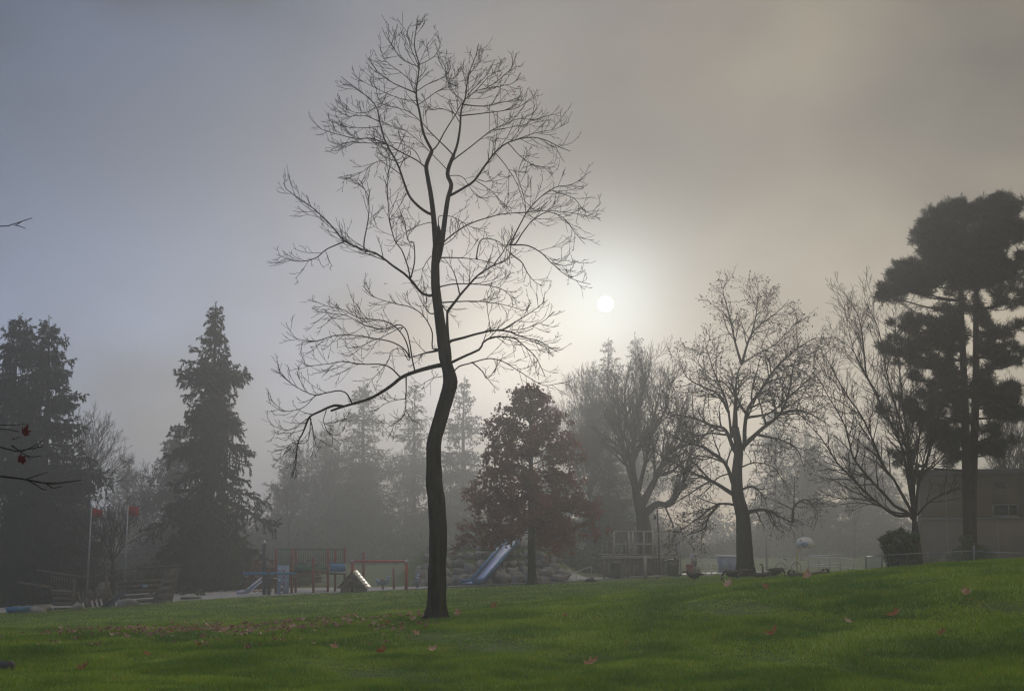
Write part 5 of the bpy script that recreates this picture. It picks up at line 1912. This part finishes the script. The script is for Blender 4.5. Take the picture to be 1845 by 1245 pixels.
# ------------------------------------------------------------------ geese, person, small things
def goose(label, col, Y, rz, pose):
    s = Spot(col, Y)
    t = thing('goose', label, 'goose', s.o, rz, 'canada geese on the lawn')
    t.scale = (0.84, 0.84, 0.84)
    leg = 0.20 if pose not in ('rest', 'sleep') else 0.0
    zc = leg + 0.13
    spine = [(-0.44, zc + 0.05, 0.015, 0.02), (-0.36, zc + 0.035, 0.06, 0.05), (-0.22, zc + 0.02, 0.125, 0.11), (-0.05, zc, 0.165, 0.15), (0.10, zc, 0.165, 0.155), (0.22, zc + 0.03, 0.125, 0.125), (0.29, zc + 0.08, 0.075, 0.085)]
    if pose in ('up', 'rest'):
        neck = [(0.325, zc + 0.16, 0.048, 0.05), (0.33, zc + 0.28, 0.036, 0.038), (0.325, zc + 0.40, 0.032, 0.034), (0.335, zc + 0.475, 0.036, 0.036), (0.375, zc + 0.50, 0.045, 0.042), (0.42, zc + 0.49, 0.036, 0.034), (0.455, zc + 0.475, 0.018, 0.016), (0.51, zc + 0.465, 0.008, 0.006)]
    elif pose == 'sleep':
        neck = [(0.335, zc + 0.14, 0.05, 0.05), (0.33, zc + 0.20, 0.04, 0.04), (0.29, zc + 0.235, 0.036, 0.036), (0.23, zc + 0.24, 0.036, 0.036), (0.17, zc + 0.225, 0.044, 0.042), (0.11, zc + 0.20, 0.036, 0.034), (0.07, zc + 0.18, 0.018, 0.016), (0.03, zc + 0.165, 0.008, 0.006)]
    elif pose == 'low':
        neck = [(0.37, zc + 0.12, 0.05, 0.05), (0.47, zc + 0.15, 0.036, 0.038), (0.57, zc + 0.12, 0.032, 0.034), (0.63, zc + 0.06, 0.036, 0.036), (0.67, zc + 0.02, 0.045, 0.042), (0.71, zc - 0.02, 0.036, 0.034), (0.735, zc - 0.05, 0.018, 0.016), (0.76, zc - 0.09, 0.008, 0.006)]
    else:                                                   # grazing
        neck = [(0.35, zc + 0.06, 0.052, 0.05), (0.415, zc - 0.02, 0.038, 0.038), (0.45, zc - 0.12, 0.033, 0.034), (0.465, zc - 0.19, 0.036, 0.036), (0.48, zc - 0.235, 0.044, 0.042), (0.50, zc - 0.27, 0.036, 0.034), (0.51, zc - 0.30, 0.018, 0.016), (0.52, zc - 0.325, 0.008, 0.006)]
    ring = np.array(spine + neck)
    nb, S = len(spine), 12
    rr = resample(ring, 44)
    P = np.stack([rr[:, 0], 0 * rr[:, 0], rr[:, 1]], 1)
    T = unit(np.gradient(P, axis=0))
    up = np.cross(T, np.array((0, 1.0, 0)))
    up = unit(np.where(up[:, 2:3] < -0.2, -up, up)) if pose == 'none' else unit(np.cross(np.array((0, 1.0, 0)), T) * -1)
    a = np.arange(S) * 2 * math.pi / S
    V = P[:, None, :] + np.cos(a)[None, :, None] * np.array((0, 1.0, 0)) * rr[:, 2][:, None, None] + np.sin(a)[None, :, None] * up[:, None, :] * rr[:, 3][:, None, None]
    n = len(P)
    f = [[j * S + k, j * S + (k + 1) % S, (j + 1) * S + (k + 1) % S, (j + 1) * S + k] for j in range(n - 1) for k in range(S)]
    o = MB().add(V.reshape(-1, 3), [np.array(f), np.array([list(range(S))[::-1]]), np.array([list(range((n - 1) * S, n * S))])]).build('body', 'goose_body', t, True)
    me = o.data
    me.materials.append(MAT['goose_black'])
    me.materials.append(MAT['goose_white'])
    cut = 44 * (nb - 0.3) / len(ring)
    L = np.concatenate(([0], np.cumsum(np.linalg.norm(np.diff(P, axis=0), axis=1))))
    base_x = 0.29
    first_neck = next(j for j in range(n) if j > 10 and (P[j, 0] > 0.315 or abs(P[j, 2] - zc) > 0.13) and rr[j, 2] < 0.068)
    cheek0, cheek1 = n - 9, n - 6
    for p in me.polygons:
        j = p.index // S
        if j < 3 or (p.index % S in (7, 8, 9, 10) and j < 9):
            p.material_index = 2
        if j >= first_neck:
            p.material_index = 1
        if cheek0 <= j < cheek1 and (p.index % S) in (5, 6, 11, 0):
            p.material_index = 2
    # folded wings and tail
    for sg in (-1, 1):
        w = MB()
        pr = [(-0.46, zc + 0.06), (-0.30, zc + 0.10), (-0.05, zc + 0.13), (0.16, zc + 0.09), (0.20, zc + 0.01), (0.10, zc - 0.05), (-0.15, zc - 0.02), (-0.33, zc + 0.02)]
        w.prism(pr, sg * 0.12, sg * 0.165)
        w.build('wing', 'goose_body', t)
    if leg > 0.1:
        for sg in (-1, 1):
            lo = MB().tube([(0.0, sg * 0.06, zc - 0.10), (0.015, sg * 0.06, 0.10), (0.0, sg * 0.06, 0.015)], [0.022, 0.012, 0.012], 6).build('leg', 'goose_black', t)
            MB().prism([(-0.01, -0.02), (0.10, -0.02), (0.10, 0.008), (0.0, 0.02)], sg * 0.06 - 0.04, sg * 0.06 + 0.04).build('foot', 'goose_black', lo)
    return t


def geese():
    PI = math.pi
    goose('dark goose walking with its head lowered, leftmost of the flock', 1252, 57.0, PI + 0.1, 'low')
    goose('large goose grazing with neck bent down, left of the trunk', 1320, 55.0, PI - 0.15, 'graze')
    goose('goose grazing half hidden right behind the large grazing one', 1343, 58.0, PI + 0.5, 'graze')
    goose('goose resting low in the grass right of the trunk foot, neck raised', 1372, 57.5, PI - 0.3, 'rest')
    goose('goose with upright neck, rightmost of the two raised necks', 1386, 60.0, PI + 0.2, 'rest')
    goose('goose grazing behind the two raised necks', 1398, 57.0, 0.2, 'graze')
    goose('lone goose lying low on the crest below the basketball hoop', 1436, 50.0, PI, 'sleep')
    goose('lone goose lying low near the ramp railing, rightmost of all', 1478, 50.0, 0.1, 'sleep')


def skin(name, verts, edges, radii, material, parent, root=0, sub=2):
    me = bpy.data.meshes.new(name)
    me.from_pydata([tuple(v) for v in verts], edges, [])
    o = bpy.data.objects.new(name, me)
    COL.objects.link(o)
    o.parent = parent
    sm = o.modifiers.new('skin', 'SKIN')
    sm.use_smooth_shade = True
    for k, r in enumerate(radii):
        me.skin_vertices[0].data[k].radius = (r, r) if not isinstance(r, tuple) else r
    me.skin_vertices[0].data[root].use_root = True
    sb = o.modifiers.new('subdivision', 'SUBSURF')
    sb.levels = sub
    sb.render_levels = sub
    me.materials.append(MAT[material])
    return o


def person():
    s = Spot(1251, 95.6)
    t = thing('person', 'person in a light patterned jacket standing behind the red tub, head bowed', 'person', s.o, R(8))
    V, E, Rr = [], [], []

    def add(p, r, link=None):
        V.append(p)
        Rr.append(r)
        if link is not None:
            E.append((link, len(V) - 1))
        return len(V) - 1
    hip = add((0, 0, 0.93), (0.15, 0.11))
    belly = add((0, 0.0, 1.10), (0.145, 0.105), hip)
    chest = add((0, -0.02, 1.30), (0.17, 0.11), belly)
    neckb = add((0, -0.03, 1.44), (0.07, 0.06), chest)
    neck = add((0, -0.05, 1.50), 0.052, neckb)
    head = add((0, -0.085, 1.58), (0.075, 0.088), neck)
    add((0, -0.085, 1.68), (0.066, 0.078), head)
    for sg in (-1, 1):
        h = add((sg * 0.09, 0, 0.86), 0.088, hip)
        k = add((sg * 0.10, -0.02, 0.48), 0.06, h)
        a = add((sg * 0.105, 0.02, 0.09), 0.042, k)
        add((sg * 0.115, -0.13, 0.035), 0.036, a)
        sh = add((sg * 0.18, -0.02, 1.37), 0.062, chest)
        el = add((sg * 0.25, -0.03, 1.10), 0.046, sh)
        wr = add((sg * 0.16, -0.25, 1.02), 0.030, el)
        pm = add((sg * 0.125, -0.32, 1.015), (0.034, 0.022), wr)
        for q in range(4):
            f1 = add((sg * (0.10 + 0.018 * q), -0.37 - 0.006 * (q in (1, 2)), 1.005), 0.009, pm)
            add((sg * (0.088 + 0.018 * q), -0.395 - 0.008 * (q in (1, 2)), 0.985), 0.008, f1)
        th = add((sg * 0.095, -0.315, 1.035), 0.010, pm)
        add((sg * 0.07, -0.34, 1.035), 0.009, th)
    skin('body', V, E, Rr, 'skin', t, hip)
    # nose, ears and hair as small pieces on the head
    MB().lathe((0, -0.178, 1.60), [(0.004, -0.02), (0.016, -0.01), (0.010, 0.02), (0.003, 0.035)], 6).build('nose', 'skin', t, True)
    for sg in (-1, 1):
        MB().lathe((sg * 0.078, -0.08, 1.61), [(0.006, -0.03), (0.018, -0.01), (0.018, 0.02), (0.006, 0.035)], 6, (0.5, 1)).build('ear', 'skin', t, True)
        MB().lathe((sg * 0.03, -0.160, 1.635), [(0.003, -0.008), (0.011, 0), (0.003, 0.008)], 6).build('eye', 'hair', t, True)
    MB().lathe((0, -0.06, 1.60), [(0.082, -0.02), (0.094, 0.05), (0.086, 0.10), (0.055, 0.135), (0.01, 0.15)], 14, (0.92, 1.02)).build('hair', 'hair', t, True)
    # jacket with sleeves
    jv = [(0, 0, 0.86), (0, 0, 1.08), (0, -0.02, 1.30), (0, -0.03, 1.42)]
    je, jr = [(0, 1), (1, 2), (2, 3)], [(0.195, 0.15), (0.175, 0.135), (0.195, 0.135), (0.10, 0.085)]
    for sg in (-1, 1):
        b = len(jv)
        jv += [(sg * 0.19, -0.02, 1.37), (sg * 0.26, -0.03, 1.10), (sg * 0.175, -0.22, 1.03)]
        je += [(2, b), (b, b + 1), (b + 1, b + 2)]
        jr += [0.082, 0.064, 0.048]
    skin('jacket', jv, je, jr, 'shirt', t, 0)
    tv, te, tr = [(0, 0, 0.92)], [], [(0.165, 0.125)]
    for sg in (-1, 1):
        b = len(tv)
        tv += [(sg * 0.09, 0, 0.84), (sg * 0.10, -0.02, 0.48), (sg * 0.105, 0.015, 0.10)]
        te += [(0, b), (b, b + 1), (b + 1, b + 2)]
        tr += [0.105, 0.078, 0.062]
    skin('trousers', tv, te, tr, 'trousers', t, 0)
    for sg in (-1, 1):
        MB().box((sg * 0.11, -0.05, 0.035), (0.10, 0.27, 0.09), 0, 0.8, 0.03).build('shoe', 'black_plastic', t)


def small_things():
    s = Spot(345, 74.5)
    t = thing('balance_table', 'flat dark T shaped play table on a single post right of the ship', 'play table', s.o)
    zt = s.pt(345, 1077)[2]
    MB().box((0, 0, zt), (1.0, 0.7, 0.09), 0.05, 0.96, 0.05).build('top', 'dark_green', t)
    MB().tube([(0, 0, -0.05), (0, 0, zt - 0.04)], 0.10, 10).build('post', 'dark_metal', t, True)
    for k, (c, Y, sx, sy, sz, m, lab) in enumerate(((232, 70.0, 0.42, 0.35, 0.26, 'stone', 'pale rock in front of the wooden ship hull'), (76, 70.5, 0.5, 0.4, 0.20, 'stone', 'flat pale rock left of the ship stern'),
                                                   (142, 71.0, 0.25, 0.3, 0.2, 'stone', 'small pale rock under the ship beside the stern'), (193, 86.0, 0.8, 0.7, 0.62, 'stone', 'large rounded pale rock behind the ship between the masts'),
                                                   (17, 17.6, 0.13, 0.12, 0.09, 'stone_dark', 'dark lump of stone in the grass at the left edge'), (1065, 80.0, 0.30, 0.2, 0.13, 'stone_dark', 'low dark rock on the lawn edge below the handrail'))):
        q = gpt(c, Y)
        o = boulder_mesh(700 + k, sx, sy, sz).build('rock', m, None, True)
        o.location = (q[0], q[1], q[2] + sz * 0.45)
        tag(o, lab, 'rock')
    s = Spot(34, 71.0)
    t = thing('toy_boat', 'small blue plastic toy boat left of the wooden ship', 'toy boat', s.o, 0.2)
    MB().prism([(-0.55, 0.30), (-0.4, -0.03), (0.4, -0.03), (0.62, 0.34), (0.5, 0.34), (0.34, 0.08), (-0.34, 0.08), (-0.46, 0.30)], -0.3, 0.3).build('hull', 'blue_paint', t)
    for y in (-0.3, 0.3):
        MB().prism([(-0.50, 0.30), (-0.38, 0.02), (0.38, 0.02), (0.56, 0.33)], y - 0.02, y + 0.02).build('side_wall', 'blue_paint', t)
    MB().box((0, 0, 0.22), (0.18, 0.56, 0.05)).build('seat', 'white_paint', t)


def near_branch():
    """Twigs of a maple that stands outside the frame to the left, close to the camera."""
    g = np.random.default_rng(61)
    Y = 9.0
    base = np.array((px(-700, 1100, Y)[0], Y, 0.0))
    base[2] = float(ground(base[0], Y)) - 0.05
    t = thing('maple_tree', 'thin dark maple twigs with two red leaves reaching in at the left edge', 'tree', base)
    tr = np.array([base, base + (0.05, 0, 1.2), base + (0.02, 0.05, 2.4), base + (0.1, 0, 3.8)]) - base
    MB().tube(resample(tr, 14), np.linspace(0.14, 0.06, 14), 10).build('trunk', 'bark_dark', t, True)
    b = lambda x, y, d=0.0: px(x, y, Y + d) - base
    rows = [([(-660, 760), (-300, 800), (-60, 850), (0, 857), (48, 864), (85, 872), (110, 869), (146, 865)], 0.020, 0.0028),
            ([(48, 864), (64, 873), (76, 881), (84, 882)], 0.0045, 0.0028), ([(62, 868), (80, 870), (100, 869)], 0.004, 0.0028),
            ([(45, 864), (66, 857), (86, 850)], 0.004, 0.0024), ([(84, 872), (96, 879), (112, 876)], 0.0035, 0.0024),
            ([(-660, 700), (-200, 760), (-20, 800), (22, 812), (40, 813), (58, 811), (78, 804)], 0.018, 0.003), ([(22, 803), (34, 812), (46, 820), (55, 826)], 0.005, 0.0024),
            ([(40, 813), (56, 806), (68, 799), (78, 793)], 0.0035, 0.0024), ([(46, 820), (60, 823), (74, 821)], 0.0035, 0.0024), ([(-200, 760), (-20, 765), (22, 766), (45, 764)], 0.006, 0.0024),
            ([(-200, 760), (-10, 772), (22, 775), (34, 778)], 0.006, 0.003), ([(58, 811), (66, 806), (70, 801)], 0.003, 0.0022), ([(22, 792), (30, 789), (36, 787)], 0.003, 0.0022),
            ([(-640, 420), (-200, 415), (0, 408), (30, 405), (48, 399), (58, 393)], 0.014, 0.0022), ([(26, 406), (36, 408), (46, 412)], 0.003, 0.002), ([(30, 405), (40, 399), (44, 397)], 0.003, 0.002)]
    for k, (line, r0, r1) in enumerate(rows):
        P = resample(np.array(line, float), 16)
        MB().tube(np.array([b(x, y, 0.08 * math.sin(k + i * 0.3)) for i, (x, y) in enumerate(P)]), np.linspace(r0, r1, 16), 6).build('branch', 'bark_dark', t, True)
    MB().tube([tr[3], b(-640, 420)], [0.05, 0.014], 6).build('branch', 'bark_dark', t)
    for line, ang in (([(33, 782), (41, 777), (47, 774), (50, 783), (47, 790)], 0.3), ([(22, 834), (30, 829), (37, 822), (43, 824), (41, 832)], 1.1)):
        lf = leaf_shape(0.085, g, 0.9)
        c = b(sum(p[0] for p in line) / 5, sum(p[1] for p in line) / 5)
        o = lf.build('leaf', 'leaf_crimson', t)
        o.location = tuple(c)
        o.rotation_euler = (1.0, ang, ang * 2)


def fallen_leaves():
    g = np.random.default_rng(88)
    named = [(1612, 1115, 0.26, 'leaf_dead', 'large curled brown leaf on the grass slope at right'), (1742, 1077, 0.20, 'leaf_pale', 'pale curled leaf near the right edge of the slope'),
             (1528, 1127, 0.14, 'leaf_pale', 'small pale leaf left of the large curled brown leaf'), (1393, 1150, 0.24, 'leaf_dead', 'wide red brown leaf below the seed pod tree'),
             (1700, 1148, 0.15, 'leaf_dead', 'dull brown leaf lying low below the pale right edge leaf'), (1312, 1059, 0.22, 'leaf_pale', 'pinkish leaf on the crest below the geese'),
             (1455, 1043, 0.24, 'leaf_pale', 'pale leaf on the crest below the basketball hoop'), (1065, 1203, 0.20, 'leaf_pale', 'bright pinkish leaf at the bottom near the centre'),
             (780, 1178, 0.16, 'leaf_pale', 'small pale leaf straight below the central trunk'), (688, 1180, 0.18, 'leaf_dead', 'red brown leaf below left of the central trunk'),
             (262, 1186, 0.18, 'leaf_dead', 'upright orange brown leaf at lower left'), (826, 1111, 0.20, 'leaf_pale', 'white speckled leaf beside the foot of the central trunk'),
             (890, 1098, 0.18, 'leaf_dead', 'dark leaf on the rise right of the central trunk'), (150, 1212, 0.16, 'leaf_dead', 'dull red leaf at the lower left corner'),
             (1020, 1115, 0.12, 'leaf_dead', 'tiny dark leaf on the slope between trunk and red leaved tree'), (1380, 1062, 0.13, 'leaf_dead', 'small orange leaf on the crest below the trunk foot')]
    for k, (c, r, sz, m, lab) in enumerate(named):
        lo, hi = 13.0, 33.0
        # nearest ground point seen at that photo row
        Y = 13.0
        while Y < 40:
            p = px(c, r, Y)
            if p[2] <= float(ground(p[0], Y)) + 0.03:
                break
            Y += 0.05
        p = px(c, r, Y)
        o = leaf_shape(sz, g, 0.55 + 0.5 * g.random()).build('fallen_leaf', m)
        o.location = (p[0], p[1], float(ground(p[0], p[1])) + 0.075)
        o.rotation_euler = (0.35 + 0.4 * g.random(), 0.3 * g.normal(), g.random() * 6)
        tag(o, lab, 'leaf')
    meshes = [leaf_shape(0.12 + 0.02 * k, g, 0.5 + 0.1 * k).mesh('fallen_leaf', ('leaf_dead', 'leaf_mixed', 'leaf_pale')[k % 3]) for k in range(6)]
    n = 0
    while n < 170:
        c = 22 + 760 * g.random() ** 0.9
        Y = 24.5 + g.normal() * 1.6 + 2.2 * (g.random() < 0.25) * g.random() * 4
        if not 17 < Y < 31 or g.random() > 0.25 + 0.75 * math.exp(-((c - 430) / 190) ** 2):
            continue
        p = gpt(c, Y)
        o = bpy.data.objects.new('fallen_leaf', meshes[g.integers(0, 6)])
        COL.objects.link(o)
        o.location = (p[0], p[1], p[2] + 0.058)
        o.rotation_euler = (0.25 * g.normal(), 0.25 * g.normal(), g.random() * 6)
        s = 0.38 + 0.36 * g.random()
        o.scale = (s, s, s)
        tag(o, 'small brown leaf in the litter strewn across the left lawn', 'leaf', 'leaf litter on the left lawn')
        n += 1

    lf = MB()
    m = 800
    c = np.clip(22 + 780 * g.random(m) ** 0.9, 0, 900)
    Y = 25.0 + g.normal(size=m) * 1.5
    keep = (g.random(m) < 0.2 + 0.8 * np.exp(-((c - 420) / 200) ** 2)) & (Y > 18) & (Y < 30)
    c, Y = c[keep], Y[keep]
    x = (c - W / 2) / F * Y * 1.03
    P = np.stack([x, Y, ground(x, Y) + 0.055], 1)
    a = g.random(len(c)) * 6.28
    s = 0.03 + 0.035 * g.random(len(c))
    u = np.stack([np.cos(a), np.sin(a), 0.25 * g.normal(size=len(c))], 1) * s[:, None]
    v = np.stack([-np.sin(a), np.cos(a), 0.25 * g.normal(size=len(c))], 1) * s[:, None] * 0.7
    lift = np.array((0, 0, 1.0)) * s[:, None] * 0.6
    V = np.stack([P - u + lift, P - v, P + u + lift, P + v], 1).reshape(-1, 3)
    k = np.arange(len(c))[:, None] * 4
    o = lf.add(V, [np.concatenate([k + np.array([[0, 1, 2]]), k + np.array([[0, 2, 3]])])]).build('leaf_litter', 'leaf_mixed')
    setting(o, 'stuff')
    o['label'] = 'thin drift of small dead leaves on the left lawn'


def grass():
    """Blades of the mown lawn, thinning with distance."""
    g = np.random.default_rng(9)
    n = 900000
    # distances so that every strip of the view gets its share
    q = g.random(n)
    Y = 12.5 + 26.0 * q ** 1.3
    far = g.random(n) < 0.16
    Y[far] = 36 + 36 * g.random(far.sum())
    half = 0.40
    x = (g.random(n) * 2 - 1) * half * Y
    tuft = np.sin(x * 3.1 + 1.7 * np.sin(Y * 2.3)) * np.sin(Y * 3.7 + 1.3 * np.sin(x * 2.1)) + 0.6 * np.sin(x * 7.3 + Y * 5.1) + 0.8 * np.sin(x * 1.1 - Y * 0.7) * np.sin(Y * 1.7)
    h = (0.040 + 0.026 * g.random(n) + 0.015 * tuft) * (0.85 + 0.010 * Y)
    w = 0.0046 * (Y / 14) * (0.7 + 0.6 * g.random(n))
    z = ground(x, Y)
    az = g.random(n) * 2 * math.pi
    lean = h * (0.25 + 0.75 * g.random(n))
    worn = np.sin(x * 0.83 + 2.2 * np.sin(Y * 0.37)) * np.sin(Y * 0.71 + 1.9 * np.sin(x * 0.43)) + 0.5 * np.sin(2.7 * x + 1.1 * Y)
    h = np.maximum(h, 0.012) * np.clip(1.15 - 0.45 * (worn > 0.75) - 0.3 * (worn > 1.1), 0.3, 2)
    side = np.stack([np.cos(az), np.sin(az), 0 * az], 1) * w[:, None]
    az2 = g.random(n) * 2 * math.pi
    base = np.stack([x, Y, z - 0.005], 1)
    tip = base + np.stack([np.cos(az2) * lean, np.sin(az2) * lean, h], 1)
    V = np.stack([base - side, base + side, tip], 1).reshape(-1, 3)
    f = np.arange(n * 3).reshape(-1, 3)
    k = g.random(n)
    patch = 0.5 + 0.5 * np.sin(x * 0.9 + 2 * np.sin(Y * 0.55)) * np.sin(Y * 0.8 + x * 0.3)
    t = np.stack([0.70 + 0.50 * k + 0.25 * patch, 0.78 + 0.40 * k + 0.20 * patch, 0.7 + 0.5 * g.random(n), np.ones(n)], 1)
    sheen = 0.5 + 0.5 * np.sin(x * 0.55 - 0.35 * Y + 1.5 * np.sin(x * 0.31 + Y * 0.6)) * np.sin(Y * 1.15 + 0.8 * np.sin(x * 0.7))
    dew_glint = g.random(n) < 0.03 + 0.26 * sheen ** 2
    t[dew_glint] = np.array((2.0, 1.75, 4.8, 1))  # dewy blades, their highlights put into the tint as a whitish colour
    dry = g.random(n) < 0.04
    t[dry] = np.array((2.2, 1.2, 1.4, 1))
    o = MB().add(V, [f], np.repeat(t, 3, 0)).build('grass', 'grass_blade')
    setting(o, 'stuff')
    o['label'] = 'short wet green grass of the lawn'


play_ship()
play_tower()
play_posts()
red_frame()
playhouse()
spring_riders()
boulders()
bank_slide()
bank_rail()
wooden_deck()
path_furniture()
fences()
school()
shrubs()
undergrowth()
geese()
person()
small_things()
near_branch()
fallen_leaves()
grass()


# ------------------------------------------------------------------ the foggy air
def build_haze():
    v = bpy.data.materials.new('haze')
    v.use_nodes = True
    t = v.node_tree
    t.nodes.clear()
    pv = N(t, 'ShaderNodeVolumePrincipled')
    pv.inputs['Color'].default_value = (0.60, 0.615, 0.64, 1)
    pv.inputs['Density'].default_value = HAZE_DENSITY
    pv.inputs['Anisotropy'].default_value = 0.71
    out = N(t, 'ShaderNodeOutputMaterial')
    t.links.new(pv.outputs[0], out.inputs['Volume'])
    MAT['haze'] = v
    o = MB().box((0, 245, 14.5), (960, 680, 45)).build('haze', 'haze')
    setting(o, 'stuff')
    o['label'] = 'pale morning mist filling the park'


build_haze()
